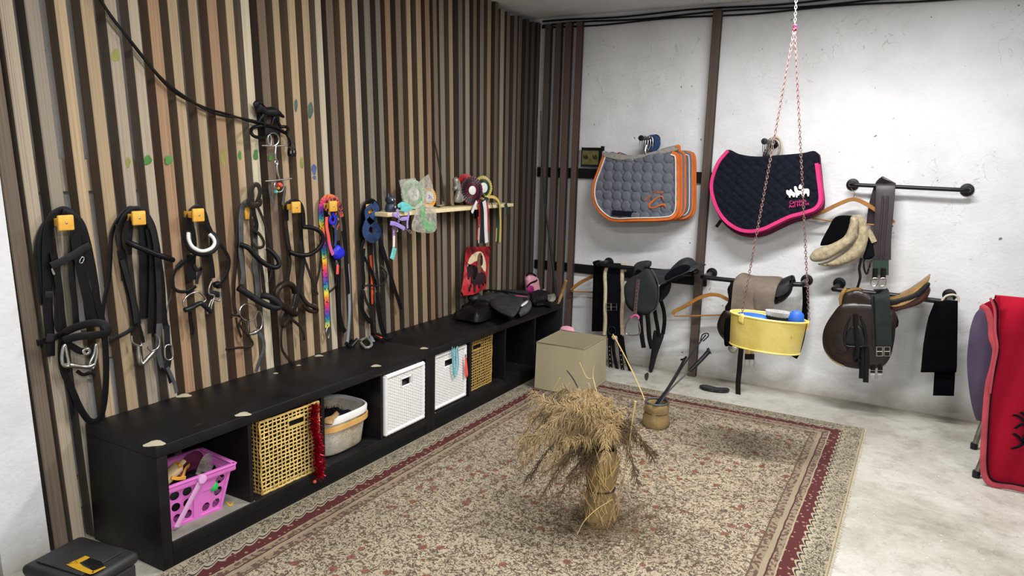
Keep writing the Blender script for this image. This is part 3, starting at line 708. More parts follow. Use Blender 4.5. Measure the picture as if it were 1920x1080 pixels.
# pink basket
pk = thing('plastic_basket', (.26, -3.05, .0895), 'pink plastic basket with oval holes in the nearest cube of the bench', 'basket')
def pink_basket():
    c = Vector((.25, -3.065, .0898)); ax = Vector((.10, 1, 0)).normalized(); ay = Vector((-1, .10, 0)).normalized()
    lx0, lx1, ly0, ly1, H = .095, .128, .075, .10, .165
    def P(u, v, z): # u,v in -1..1
        k = z/H; return c+ax*u*(lx0+(lx1-lx0)*k)+ay*v*(ly0+(ly1-ly0)*k)+Vector((0, 0, z))
    def wall(fn, ncol, rows, name):
        poly = MB(); nseg = 12
        # panel with holes: build cells, each hole cell is a ring of quads around an ellipse
        for (u0, u1, v0, v1, hole) in rows:
            if not hole:
                poly.add([fn(u0, v0), fn(u1, v0), fn(u1, v1), fn(u0, v1)], [(0, 1, 2, 3)]); continue
            cu, cv = (u0+u1)/2, (v0+v1)/2; inner = []; outer = []
            for k in range(16):
                a = 2*PI*k/16; ca, sa = math.cos(a), math.sin(a); inner.append(fn(cu+ca*(u1-u0)*.38, cv+sa*(v1-v0)*.38))
                s_ = 1/max(abs(ca), abs(sa)); outer.append(fn(cu+ca*s_*(u1-u0)/2, cv+sa*s_*(v1-v0)/2))
            poly.add(inner+outer, [(k, (k+1) % 16, 16+(k+1) % 16, 16+k) for k in range(16)])
        o = poly.obj(name, 'pink_plastic', pk, smooth=False)
        md = o.modifiers.new('thickness', 'SOLIDIFY'); md.thickness = .003; return o
    long_rows = [(-1, -.9, 0, 1, False), (.9, 1, 0, 1, False), (-.9, .9, 0, .06, False), (-.9, .9, .88, 1, False)]
    for i, (a, b) in enumerate(((-.9, -.52), (-.52, -.14), (.14, .52), (.52, .9))):
        for v in (.06, .333, .606):
            hole = not (i == 1 and False)
            if i == 2 and v > .3: hole = False
            if i == 2 and v < .3: hole = True
            long_rows.append((a, b, v, v+.2734, hole))
    long_rows.append((-.14, .14, .06, .88, False))
    wall(lambda u, v: P(u, -1, v*H), 4, long_rows, 'front_wall')
    wall(lambda u, v: P(u, 1, v*H), 4, long_rows, 'back_wall')
    er = [(-1, -.8, 0, 1, False), (.8, 1, 0, 1, False), (-.8, .8, 0, .06, False), (-.8, .8, .88, 1, False)]
    for a, b in ((-.8, -.27), (-.27, .27), (.27, .8)):
        for v in (.06, .333, .606): er.append((a, b, v, v+.2734, True))
    wall(lambda u, v: P(1, u, v*H), 3, er, 'side_wall'); wall(lambda u, v: P(-1, u, v*H), 3, er, 'side_wall')
    mb = MB(); mb.add([P(-1, -1, .002), P(1, -1, .002), P(1, 1, .002), P(-1, 1, .002), P(-1, -1, .005), P(1, -1, .005), P(1, 1, .005), P(-1, 1, .005)], [(3, 2, 1, 0), (4, 5, 6, 7), (0, 1, 5, 4), (1, 2, 6, 5), (2, 3, 7, 6), (3, 0, 4, 7)]); mb.obj('base', 'pink_plastic', pk, smooth=False)
    mb = MB(); R4 = [P(-1.06, -1.08, H), P(1.06, -1.08, H), P(1.06, 1.08, H), P(-1.06, 1.08, H)]
    for k in range(4):
        a, b = R4[k], R4[(k+1) % 4]; mb.strap([a-Vector((0, 0, .008)), b-Vector((0, 0, .008))], .024, .006, (b-a).cross(Vector((0, 0, 1))), sm=0); mb.strap([a+Vector((0, 0, .004)), b+Vector((0, 0, .004))], .018, .004, (0, 0, 1), sm=0)
    mb.obj('rim', 'pink_plastic', pk)
    # folded-down carrying handle
    a, b = P(.02, -1.17, H-.005), P(-.88, -1.25, .012)
    a2, b2_ = P(.02, 1.17, H-.005), P(-.88, 1.25, .012)
    mb = MB(); mb.strap([a, (a+b)/2, b], .020, .006, (1, 0, 0)); mb.lathe([(.001, -.006), (.016, -.005), (.016, .005), (.001, .006)], T3(a, (0, 1, 0), (0, 0, 1), (1, 0, 0)), 14)
    mb.obj('handle', 'pink_pale', pk)
    return P, H
PB, PH = pink_basket()
zp = Z(300, 820, 5.68)
MB().lathe([(.001, -.055), (.024, -.052), (.026, -.0), (.026, .03), (.012, .045), (.012, .06), (.001, .062)], T3(PB(-.45, -.3, .175), (1, 0, 0), (0, .5, -.866), (0, .866, .5)), 16, sy=.7).obj('lotion_bottle', 'beige_bottle', label='beige bottle lying on top inside the pink basket', cat='bottle')
mb = MB(); mb.strap(zp.on(L, [(150, 270), (220, 300), (200, 380), (240, 430), (270, 340), (310, 300)], [.26, .30, .27, .31, .28, .25]), .014, .004, (1, 0, 0)); mb.strap(zp.on(L, [(120, 430), (190, 440), (270, 430)], .32), .012, .006, (1, 0, 0)); mb.obj('yellow_strap', 'yellow_satin', label='mustard yellow strap bunched on top of the pink basket', cat='strap')
MB().lathe([(.001, -.05), (.03, -.05), (.036, 0), (.03, .03), (.001, .032)], T3(PB(-.6, .2, .15), (1, 0, 0), (0, 1, 0), (0, 0, 1)), 14).obj('dark_jar', 'bristle', label='dark round brush in the rear left of the pink basket', cat='brush')
MB().puff(zp.on(L, [(350, 500), (400, 330), (480, 180), (600, 190), (655, 240), (560, 320), (560, 400), (440, 420)], .24), (1, 0, 0), .004, .02, .03, .012, disp=lambda u, v: .008*math.sin(90*u+40*v)).obj('plastic_bag', 'film', label='crinkled clear plastic bag sticking up from the pink basket', cat='bag')
MB().puff(zp.on(L, [(240, 260), (330, 160), (430, 150), (470, 260), (440, 420), (330, 430)], .20), (1, 0, 0), .02, .02, .04, .015, disp=lambda u, v: .01*math.sin(80*u)*math.cos(60*v)).obj('purple_cloth', 'dark_pink', label='dark purple cloth behind the bag in the pink basket', cat='cloth')
MB().puff([PB(u, v, .09) for u, v in ((-.8, -.7), (.8, -.7), (.8, .7), (-.8, .7))], (0, 0, 1), .035, .06, .06, .015, disp=lambda u, v: .012*math.sin(60*u+1)*math.sin(70*v)).obj('grooming_cloth', 'bristle', label='dark bunched cloth filling the lower part of the pink basket', cat='cloth')
MB().lathe([(.001, -.02), (.017, -.014), (.022, 0), (.017, .014), (.001, .02)], T3(PB(.55, -.86, .10), (1, 0, 0), (0, 1, 0), (0, 0, 1)), 12).obj('green_ball', 'bright_green', label='small green ball seen through a hole of the pink basket', cat='ball')
MB().strap([F(425, 941, .0905), F(432, 948, .0905), F(437, 941, .0905)], .008, .001, (0, 0, 1)).obj('yellow_scrap', 'yellow_satin', label='tiny yellow scrap on the dusty shelf right of the pink basket', cat='scrap')
# enamel basket
eb = thing('enamel_basket', (.23, -2.36, .0895), 'cream perforated metal basket with a wooden handle band, full of brushes', 'basket')
def rr(a, b, k, n=40, p=3.2):
    return [(a*np.sign(math.cos(t))*abs(math.cos(t))**(2/p), b*np.sign(math.sin(t))*abs(math.sin(t))**(2/p)) for t in [2*PI*i/n for i in range(n)]]
def rrl(mb, c, prof, a, b, p=3.2, n=40):
    rows = []
    for s_, z in prof: rows.append([Vector((c[0]+x*s_, c[1]+y*s_, c[2]+z)) for x, y in rr(a, b, 1, n, p)])
    mb.grid(rows, True)
cb = (.245, -2.335, .09)
mb = MB(); rrl(mb, cb, [(.02, .001), (.78, .001), (.86, .012), (.96, .12), (1.0, .165), (.97, .165), (.93, .12), (.83, .016), (.02, .006)], .125, .155); mb.obj('body', 'enamel', eb)
mb = MB(); rrl(mb, cb, [(.985, .150), (1.03, .150), (1.04, .175), (1.0, .182), (.97, .178), (.97, .150), (.985, .150)], .125, .155); mb.obj('rim', 'white_plastic', eb)
mb = MB(); rrl(mb, cb, [(1.0, .118), (1.055, .118), (1.06, .140), (1.01, .140), (1.0, .118)], .125, .155); mb.obj('wooden_band', 'basket_band', eb)
zb = Z(460, 740, 5.683)
b_ = thing('wooden_brush', (.3, -2.42, .26), 'wooden-backed brush lying on top in the cream basket', 'brush')
MB().puff([F(*zb.p(q), .275) for q in [(840, 260), (900, 240), (960, 185), (990, 190), (1000, 215), (950, 260), (930, 310), (840, 300)]], (0, 0, 1), .010, .010, .015, .008, sm=3).obj('brush_back', 'hanger_pale', b_)
mb = MB()
for k in range(160):
    a, r = random.uniform(0, 2*PI), random.random()**.5; p = Vector((.25+.085*r*math.cos(a), -2.37+.09*r*math.sin(a), .225)); d = Vector((random.uniform(-.01, .01), random.uniform(-.01, .01), random.uniform(.02, .045))); mb.tube([p, p+d], .0016, 4)
mb.obj('bristles', 'bristle', b_, kind='stuff')
MB().puff([(.16, -2.44, .20), (.33, -2.44, .20), (.34, -2.24, .20), (.16, -2.23, .20)], (0, 0, 1), .03, .05, .05, .015, disp=lambda u, v: .01*math.sin(80*u)*math.sin(70*v)).obj('dark_cloth', 'bristle', label='black cloth bunched under the brush in the cream basket', cat='cloth')
for k in range(2):
    MB().tube(zb.on(L, [(990+30*k, 155), (1050+20*k, 190), (1080+20*k, 260)], .25), .0012, 5, sm=4).obj('wire', 'steel', b_)
#=====TOOLBOX=====
tb = thing('toolbox', (.30, -3.43, 0), 'black toolbox with a yellow corner mark on the floor by the bench end', 'toolbox')
A_, B_, C_, D_ = F(90, 1048, .10), F(150, 1012, .10), F(262, 1040, .10), None
o_ = F(150, 1010, .10); e1 = (F(262, 1042, .10)-o_); e1.z = 0; e1l = e1.length; e1.normalize(); e2 = Vector((e1.y, -e1.x, 0))
if (F(90, 1048, .10)-o_).dot(e2) < 0: e2 = -e2
T = T3((o_.x, o_.y, 0), e1, e2, (0, 0, 1)); dl = .20
MB().box((.01, .005, 0), (e1l-.01, dl-.005, .075), T, bev=.01).obj('tray', 'toolbox_black', tb)
MB().box((0, -.003, .076), (e1l, dl, .115), T, bev=.016).obj('lid', 'toolbox_black', tb)
MB().box((e1l*.12, .03, .116), (e1l*.85, dl-.03, .121), T, bev=.002).obj('lid_panel', 'toolbox_black', tb)
zq = Z(80, 1000, 9.143)
mb = MB(); mb.strap([F(*zq.p(q), .1225) for q in [(770, 400), (560, 500), (500, 500), (640, 590), (830, 670), (870, 665), (1070, 575)]], [.022, .022, .03, .02, .016, .014, .006], .0015, (0, 0, 1), sm=3); mb.obj('yellow_mark', 'toolbox_yellow', tb)
MB().puff([F(*zq.p(q), .1225) for q in [(700, 500), (800, 420), (1000, 480), (1060, 550), (880, 640)]], (0, 0, 1), .002, .0, .004, .006, sm=0).obj('label_patch', 'black_paint', tb)
MB().box((e1l*.35, dl+.001, .06), (e1l*.6, dl+.008, .10), T, bev=.002).obj('latch', 'toolbox_black', tb)
#=====PEGS + BRIDLES=====
ORD = ['first', 'second', 'third', 'fourth', 'fifth', 'sixth', 'seventh']
pegs = [(125, 418, 'yellow square peg holding the leftmost black bridle'), (262, 409, 'yellow square peg holding the second black bridle from the left'), (373.5, 403.5, 'yellow square peg holding the bridle with the white lined browband'), (470, 400, 'yellow square peg hidden behind the bridle with the knotted reins'), (556.7, 389, 'yellow square peg holding the bridle left of the rainbow rope'), (626, 387, 'yellow square peg holding the rainbow lead rope'), (693, 392, 'yellow square peg under the halter with the blue cloth')]
for i, (px, py, lb) in enumerate(pegs):
    xf = .075 if i not in (3, 6) else .03
    p = L(px, py, xf); t = thing('wall_peg', (0, p.y, p.z), lb, 'peg', 'yellow pegs on the slatted wall'); s_ = .0245
    MB().box((p.x-.012, p.y-s_, p.z-s_), (p.x, p.y+s_, p.z+s_), bev=.004).obj('peg_face', 'yellow_wood', t)
    MB().box((.001, p.y-.012, p.z-.012), (p.x-.0125, p.y+.012, p.z+.012), bev=.002).obj('peg_arm', 'yellow_wood', t)
    MB().lathe([(.001, 0), (.004, 0), (.003, .0015), (.001, .002)], T3(p+Vector((.0003, 0, 0)), (0, 1, 0), (0, 0, 1), (1, 0, 0)), 10).obj('screw', 'steel', t)
def hung(name, z, fn, nrm, spec, label, cat, group, base_off):
    """spec rows: (part, material, kind, width or radius, offset or list, points[, closed])"""
    P0 = fn(*z.p(spec[0][5][0]), base_off); t = thing(name, P0, label, cat, group)
    sg = 1 if nrm[0] > 0 else -1
    for i, row in enumerate(spec):
        part, mt, kind, wd, off, pts = row[:6]; closed = len(row) > 6 and row[6]
        add = base_off+sg*.0022*(i % 7) if nrm[0] > 0 else None
        if nrm[0] > 0: offs = [o+base_off+.0022*(i % 7) for o in off] if isinstance(off, (list, tuple)) else off+base_off+.0022*(i % 7)
        else: offs = [base_off-o-.0022*(i % 7) for o in off] if isinstance(off, (list, tuple)) else base_off-off-.0022*(i % 7)
        P = z.on(fn, pts, offs); mb = MB()
        if kind == 's': mb.strap(P, wd, .0035, nrm, closed)
        elif kind == 't': mb.tube(P, wd, 8, closed, sm=5)
        elif kind == 'p': mb.puff(P, nrm, wd, wd*.6, .015, .010)
        elif kind == 'r': # ring: points are centre, then point on axis 1, then point on axis 2
            a, b = P[1]-P[0], P[2]-P[0]; mb.tube(ring(P[0], a, b, 1, 1, 24), wd, 7, True)
        mb.obj(part, mt, t)
    return t
zA = Z(0, 340, 2.25); zB = Z(300, 340, 2.7); zC = Z(440, 340, 2.7)
BL, BW, GL, BR, ST = 'black_leather', 'black_worn', 'grey_leather', 'brown_leather', 'steel'
grp = 'bridles hanging on the slatted wall'
hung('bridle', zA, L, (1, 0, 0), [
 ('cheek_strap', BL, 's', .030, .012, [(300, 140), (268, 124), (222, 150), (203, 210), (197, 300), (200, 420), (203, 560), (210, 650), (212, 738)]),
 ('crown_strap', BL, 's', .022, .004, [(300, 150), (262, 132), (205, 170), (178, 240), (172, 300), (182, 400), (190, 480)]),
 ('rein', BL, 's', .016, 0, [(340, 200), (290, 135), (235, 135), (185, 185), (160, 250), (152, 330), (165, 420), (180, 520)]),
 ('rein', BL, 's', .022, .014, [(225, 300), (243, 400), (255, 500), (262, 620), (258, 720), (268, 800), (300, 870), (340, 960), (380, 1012), (420, 1000), (440, 930), (448, 800), (440, 650), (410, 500), (385, 380), (372, 300), (350, 210), (305, 145), (262, 128)]),
 ('rein', BL, 's', .018, .010, [(240, 330), (245, 450), (240, 600), (262, 640)]),
 ('cheek_strap', BL, 's', .034, .016, [(318, 170), (322, 260), (345, 380), (365, 470), (380, 540), (392, 592)]),
 ('throat_strap', BL, 's', .020, .006, [(310, 200), (302, 320), (305, 420), (316, 520), (322, 600)]),
 ('cheek_strap', BW, 's', .012, .022, [(345, 310), (362, 400), (372, 500), (388, 560)]),
 ('crown_strap', BL, 's', .026, .010, [(285, 135), (335, 170), (362, 240), (380, 320), (398, 420), (412, 520), (432, 600)]),
 ('browband', BW, 's', .024, .026, [(215, 357), (260, 338), (310, 310), (345, 288), (380, 270)]),
 ('noseband', BL, 's', .026, [.01, .03, .04, .06, .07, .07, .05, .03], [(262, 662), (270, 640), (330, 612), (400, 598), (445, 608), (452, 640), (390, 650), (330, 655), (268, 672)]),
 ('noseband', BL, 's', .020, .012, [(155, 682), (200, 668), (245, 652), (275, 630)]),
 ('chin_strap', BL, 's', .022, .02, [(275, 680), (310, 700), (340, 716), (380, 714), (405, 690)]),
 ('bit_ring', ST, 't', .0055, .03, [(272, 690), (262, 730), (266, 772), (290, 778), (282, 730)], True),
 ('bit', ST, 't', [.006, .009, .007, .009, .006], .034, [(268, 772), (300, 776), (345, 782), (375, 782), (395, 772)]),
 ('bit_ring', ST, 't', .0055, .03, [(404, 688), (396, 730), (378, 770), (390, 790), (402, 760), (410, 720)], True),
 ('bit_buckle', ST, 's', .010, .03, [(352, 715), (372, 708), (378, 722), (362, 730)], True),
 ('rein_end', BL, 's', .016, .008, [(265, 800), (285, 850), (298, 920), (306, 985)]),
 ('rein_end', BL, 's', .012, .012, [(325, 800), (350, 815), (385, 808), (400, 820)]),
 ('keeper', BW, 's', .026, .03, [(196, 660), (225, 660)]), ('keeper', BW, 's', .022, .03, [(190, 478), (222, 478)]),
 ('buckle', ST, 't', .002, .034, [(335, 340), (345, 320), (355, 325), (345, 345)], True), ('buckle', ST, 't', .002, .032, [(218, 368), (230, 388), (226, 392)], True),
], 'leftmost black bridle with a steel bit and a long rein loop', 'bridle', grp, .012)
hung('bridle', zA, L, (1, 0, 0), [
 ('crown_strap', BL, 's', .022, .012, [(512, 300), (500, 230), (520, 160), (560, 120), (600, 125), (640, 180), (660, 260), (672, 340), (684, 430), (692, 560), (700, 620)]),
 ('rein', BL, 's', .014, .004, [(590, 125), (548, 112), (505, 150), (472, 220), (466, 330), (460, 410), (440, 500), (432, 600), (448, 660)]),
 ('rein', BW, 's', .015, .010, [(462, 668), (500, 655), (545, 630), (572, 600)]),
 ('cheek_strap', BL, 's', .030, .014, [(510, 290), (525, 370), (545, 460), (565, 530), (580, 605)]),
 ('cheek_strap', BW, 's', .018, .020, [(515, 330), (540, 420), (565, 520), (575, 600)]),
 ('throat_strap', BR, 's', .014, .006, [(495, 180), (500, 260), (512, 340), (520, 420)]),
 ('crown_strap', BL, 's', .020, .016, [(600, 135), (560, 150), (548, 220), (545, 310)]),
 ('cheek_strap', BL, 's', .036, .010, [(602, 170), (608, 280), (608, 400), (610, 500), (612, 578)]),
 ('cheek_strap', BL, 's', .030, .016, [(630, 200), (645, 320), (645, 440), (640, 560), (640, 640)]),
 ('crown_strap', BW, 's', .020, .022, [(615, 140), (648, 220), (662, 330), (670, 450), (672, 560), (672, 640)]),
 ('browband', BL, 't', .0105, [.03, .06, .075, .05], [(535, 255), (580, 275), (650, 305), (700, 322), (728, 332)]),
 ('bit_ring', ST, 't', .004, .02, [(585, 620), (605, 645), (600, 680), (590, 695), (560, 680), (555, 650)]),
 ('bit', ST, 't', [.005, .009, .006, .009, .005], .03, [(583, 695), (587, 740), (597, 772), (625, 745), (655, 712)]),
 ('bit_ring', ST, 't', .004, .03, [(655, 645), (672, 665), (668, 700), (640, 715), (622, 700)]),
 ('cheek_end', GL, 's', .022, .028, [(672, 600), (668, 680), (672, 740), (690, 790)]),
 ('rein', BW, 's', .024, .030, [(703, 610), (706, 680), (712, 740), (706, 790)]),
 ('buckle', ST, 't', .0035, .046, [(697, 698), (724, 694), (728, 745), (700, 750)], True),
 ('rein_end', GL, 's', .014, .034, [(706, 785), (722, 820), (738, 860), (745, 892)]),
 ('rein_end', BL, 's', .012, .03, [(680, 790), (705, 805), (720, 850)]),
 ('bit_strap', BL, 's', .012, .03, [(585, 600), (596, 640), (606, 680)]),
], 'second black bridle from the left with a polished rounded browband', 'bridle', grp, .012)
hung('bridle', zB, L, (1, 0, 0), [
 ('crown_strap', BL, 's', .022, .012, [(140, 260), (143, 190), (165, 143), (200, 132), (225, 165), (240, 220), (262, 275), (265, 350)]),
 ('crown_strap', BL, 's', .020, .006, [(205, 140), (170, 150), (158, 200), (170, 270), (175, 330)]),
 ('browband', BW, 't', .0125, [.03, .05, .06, .05, .03], [(136, 258), (138, 300), (160, 345), (210, 366), (260, 352), (288, 320), (280, 285), (255, 262)]),
 ('browband_lining', 'white_plastic', 't', .007, [.04, .062, .07, .062, .04], [(143, 262), (146, 298), (168, 335), (212, 353), (256, 341), (276, 315), (270, 288), (250, 268)]),
 ('cheek_strap', BL, 's', .040, .010, [(158, 370), (158, 420), (160, 500)]),
 ('cheek_strap', BL, 's', .022, .014, [(250, 365), (262, 430), (268, 490)]),
 ('rein', BL, 's', .013, .012, [(180, 372), (130, 403), (88, 435), (66, 480), (64, 530), (92, 556), (142, 556), (182, 530)]),
 ('rein', BL, 's', .013, .012, [(285, 298), (325, 345), (350, 395), (345, 450), (322, 495), (298, 530)]),
 ('keeper', BW, 's', .022, .02, [(118, 405), (85, 440)]), ('rein', 'grey_leather', 't', .0015, .006, [(60, 545), (52, 590), (38, 640), (36, 700), (48, 740)]),
 ('cheek_end', BW, 's', .014, .016, [(170, 420), (190, 450), (210, 440), (190, 490), (185, 520)]),
 ('bit_ring', ST, 't', .0035, .03, [(120, 605), (150, 572), (190, 560), (215, 575), (232, 602), (195, 620), (150, 640), (125, 640)], True),
 ('bit', 'black_rubber', 't', .010, .034, [(125, 652), (160, 640), (205, 618), (235, 640), (258, 662)]),
 ('bit_ring', ST, 't', .0035, .03, [(262, 505), (248, 540), (250, 570), (275, 580), (262, 625), (255, 660), (240, 665), (262, 600), (300, 605), (305, 560)]),
 ('bit_strap', BW, 's', .024, .032, [(240, 565), (270, 568), (300, 575)]), ('bit_strap', BL, 't', .012, .03, [(275, 525), (295, 520), (300, 540)]),
 ('rein_end', BL, 's', .016, .012, [(150, 660), (155, 710), (165, 745), (160, 775)]),
], 'third bridle from the left, its rounded browband lined in white', 'bridle', grp, .012)
hung('bridle', zB, L, (1, 0, 0), [
 ('rein_knot', BR, 's', .020, .03, [(468, 110), (458, 60), (478, 18), (500, 25), (505, 65), (488, 112)]),
 ('rein_knot', BR, 's', .024, .042, [(450, 92), (452, 112), (480, 122), (505, 112), (503, 92)]),
 ('crown_strap', GL, 's', .024, .016, [(450, 100), (425, 115), (412, 160), (410, 230), (412, 310)]),
 ('cheek_strap', GL, 's', .022, .018, [(414, 310), (408, 350), (416, 420), (422, 470), (415, 520)]),
 ('rein', BR, 's', .016, .008, [(445, 98), (408, 130), (396, 200), (388, 300), (384, 420), (374, 520), (375, 620), (384, 672)]),
 ('throat_strap', BR, 's', .013, .02, [(466, 130), (460, 190), (472, 240), (505, 270), (525, 305), (520, 330), (490, 335), (465, 312)]),
 ('crown_strap', BL, 's', .018, .010, [(470, 125), (478, 170), (490, 220), (480, 280)]),
 ('cheek_strap', GL, 's', .026, .012, [(480, 225), (482, 330), (478, 410), (488, 480), (495, 550), (495, 620)]),
 ('cheek_strap', BW, 's', .018, .016, [(498, 380), (515, 450), (522, 510), (528, 565)]),
 ('rein', BR, 's', .013, .006, [(490, 120), (525, 200), (548, 280), (568, 370), (566, 460), (552, 515)]),
 ('browband', BL, 't', .0105, [.02, .04, .06, .07, .05, .02], [(404, 320), (448, 338), (498, 392), (550, 428), (592, 434), (602, 408), (575, 365), (540, 338)]),
 ('noseband', BW, 't', .0135, [.02, .04, .06, .07, .06, .03], [(396, 538), (445, 570), (510, 612), (575, 640), (608, 632), (580, 600), (545, 582), (515, 578)]),
 ('bit_ring', ST, 'r', .0028, .02, [(447, 662), (490, 662), (447, 705)]),
 ('bit_ring', ST, 'r', .0028, .02, [(500, 706), (518, 706), (500, 658)]),
 ('bit', ST, 't', [.003, .007, .012], .03, [(446, 758), (444, 725), (441, 700)]), ('bit', ST, 't', [.003, .010, .005], .034, [(452, 774), (478, 766), (503, 750)]),
 ('rein', BR, 's', .010, .022, [(364, 675), (412, 688), (402, 722), (432, 765), (468, 815), (455, 838), (400, 842), (332, 850)]),
 ('rein', BR, 's', .010, .02, [(385, 690), (395, 740), (412, 790)]),
 ('rein_end', GL, 's', .017, .014, [(498, 765), (522, 800), (526, 850), (505, 905), (486, 965)]),
], 'fourth bridle from the left with grey worn cheeks and reins knotted on top', 'bridle', grp, .012)
hung('bridle', zC, L, (1, 0, 0), [
 ('crown_strap', BL, 's', .022, .014, [(264, 200), (264, 130), (288, 102), (325, 108), (345, 150), (350, 232)]),
 ('crown_strap', BR, 's', .020, .008, [(310, 108), (262, 118), (258, 200), (270, 300), (282, 372)]),
 ('cheek_strap', BL, 's', .018, .006, [(330, 130), (335, 200), (340, 300), (348, 380)]),
 ('browband', BL, 't', .0100, [.02, .04, .06, .07, .06, .03], [(276, 356), (320, 372), (380, 370), (428, 336), (447, 295), (435, 258), (395, 236), (345, 230)]),
 ('cheek_strap', BR, 's', .018, .012, [(272, 370), (280, 400), (275, 460), (265, 520)]),
 ('cheek_strap', BW, 's', .024, .016, [(330, 300), (345, 400), (338, 490), (322, 570), (305, 640), (280, 700)]),
 ('rein', BR, 's', .014, .010, [(350, 385), (370, 440), (395, 510), (420, 575)]),
 ('rein', BR, 's', .013, .006, [(435, 260), (440, 360), (432, 430), (415, 510), (398, 562)]),
 ('noseband', BR, 't', .0140, [.02, .04, .06, .06, .04, .02], [(305, 560), (290, 528), (255, 518), (222, 540), (208, 578), (230, 622), (275, 655), (310, 672)]),
 ('noseband', BR, 't', .010, [.02, .04, .03], [(330, 560), (352, 600), (375, 625), (410, 640), (412, 658), (380, 655), (345, 630)]),
 ('rein', BR, 's', .012, .018, [(305, 560), (290, 620), (255, 690), (240, 740), (235, 790), (240, 850), (270, 898), (300, 925), (338, 930)]),
 ('rein', BR, 's', .013, .014, [(290, 700), (325, 730), (348, 770), (350, 805)]),
 ('rein', BR, 's', .013, .02, [(300, 640), (262, 665), (240, 700), (252, 735), (275, 700)]),
 ('bit', ST, 't', .004, .03, [(398, 620), (420, 640), (412, 660)]), ('rein', BR, 's', .011, .012, [(480, 560), (510, 530), (520, 480), (515, 400)]),
], 'fifth bridle, dark brown with a ring-shaped browband, left of the rainbow rope', 'bridle', grp, .012)
hung('halter', zC, L, (1, 0, 0), [
 ('rainbow_webbing', 'rainbow', 's', .030, .010, [(520, 100), (490, 82), (455, 90), (438, 130), (440, 200), (447, 300), (455, 400), (461, 520), (468, 640), (470, 738)]),
 ('snap_hook', ST, 't', .005, .012, [(470, 738), (462, 765), (472, 798), (478, 770), (470, 745)]),
 ('crown_strap', BL, 's', .024, .006, [(470, 205), (465, 140), (495, 98), (530, 120), (550, 190), (558, 280), (562, 350)]),
 ('crown_strap', 'patterned', 's', .026, .022, [(462, 150), (478, 112), (508, 98), (535, 130), (542, 180)]),
 ('cheek_strap', 'coral', 's', .018, .026, [(466, 180), (466, 230), (475, 280), (480, 318)]),
 ('cheek_strap', 'hot_pink', 's', .018, .03, [(478, 305), (486, 340), (498, 372)]),
 ('strap_loop', 'royal_blue', 's', .014, .028, [(495, 160), (510, 190), (498, 215), (482, 200), (490, 175)]),
 ('strap', 'patterned', 's', .012, .02, [(475, 170), (500, 225), (520, 240), (525, 200), (510, 160)]),
 ('strap', 'blue_cloth', 's', .014, .02, [(520, 170), (510, 230), (512, 290), (508, 330)]),
 ('blue_pad', 'royal_blue', 'p', .014, .03, [(498, 352), (522, 322), (552, 345), (552, 378), (522, 396), (500, 385)]),
 ('strap', BL, 's', .022, .012, [(480, 200), (485, 290), (490, 380), (510, 450), (520, 500)]),
 ('strap', BL, 's', .022, .008, [(525, 300), (530, 420), (528, 540), (532, 660), (545, 730), (560, 762)]),
 ('strap', BL, 's', .026, .010, [(548, 250), (560, 330), (565, 430), (572, 520), (575, 570)]),
 ('buckle', 'coral', 's', .016, .034, [(522, 425), (520, 470)]), ('buckle', ST, 't', .003, .02, [(514, 400), (522, 418), (516, 430)], True),
 ('lead_strap', 'blue_grey', 's', .018, .014, [(572, 420), (578, 520), (582, 640), (578, 740), (570, 825)]),
 ('snap_hook', 'black_rubber', 't', .010, .02, [(565, 820), (585, 838), (605, 820), (622, 800)]),
], 'rainbow lead rope and halter with a royal blue pad on the sixth peg', 'halter', grp, .012)
hung('halter', zC, L, (1, 0, 0), [
 ('crown_strap', BL, 's', .026, .014, [(645, 330), (638, 240), (645, 160), (668, 108), (695, 100), (722, 125), (732, 170)]),
 ('crown_strap', BL, 's', .024, .006, [(690, 100), (655, 130), (652, 220), (650, 300)]),
 ('blue_cloth', 'blue_cloth', 's', [.02, .04, .045, .05, .04], .03, [(695, 118), (668, 150), (680, 195), (712, 225), (728, 262), (700, 290), (664, 262), (672, 215), (706, 178), (718, 140), (700, 118)]),
 ('strap', BL, 's', .018, .016, [(655, 300), (642, 350), (662, 395), (690, 450), (715, 520), (735, 590), (742, 635)]),
 ('strap', BL, 's', .026, .012, [(730, 280), (752, 350), (780, 440), (808, 540), (832, 610), (842, 650)]),
 ('strap', BW, 's', .018, .02, [(706, 300), (712, 380), (720, 460), (728, 560), (745, 640)]),
 ('rope', BW, 't', .005, .02, [(735, 430), (768, 468), (758, 510), (720, 530), (680, 525), (650, 535)]),
 ('ring', ST, 't', .0025, .034, [(738, 425), (760, 445), (775, 470), (760, 465)], True),
 ('webbing', 'orange_satin', 's', .016, .010, [(688, 375), (692, 420), (694, 480), (696, 540), (700, 660)]),
 ('strap', BL, 's', .024, .018, [(648, 550), (640, 610), (650, 660), (680, 705), (712, 720)]),
 ('strap', BW, 's', .018, .016, [(652, 555), (668, 610), (690, 650), (690, 690)]),
 ('strap', BL, 's', .032, .022, [(722, 560), (728, 640), (740, 720), (765, 800)]),
 ('strap', BL, 's', .020, .012, [(655, 340), (650, 430), (655, 500), (650, 545)]),
 ('strap', BR, 's', .020, .012, [(700, 620), (705, 700), (712, 770)]),
], 'seventh halter from the left, black straps with a blue cloth wrapped on top', 'halter', grp, .012)
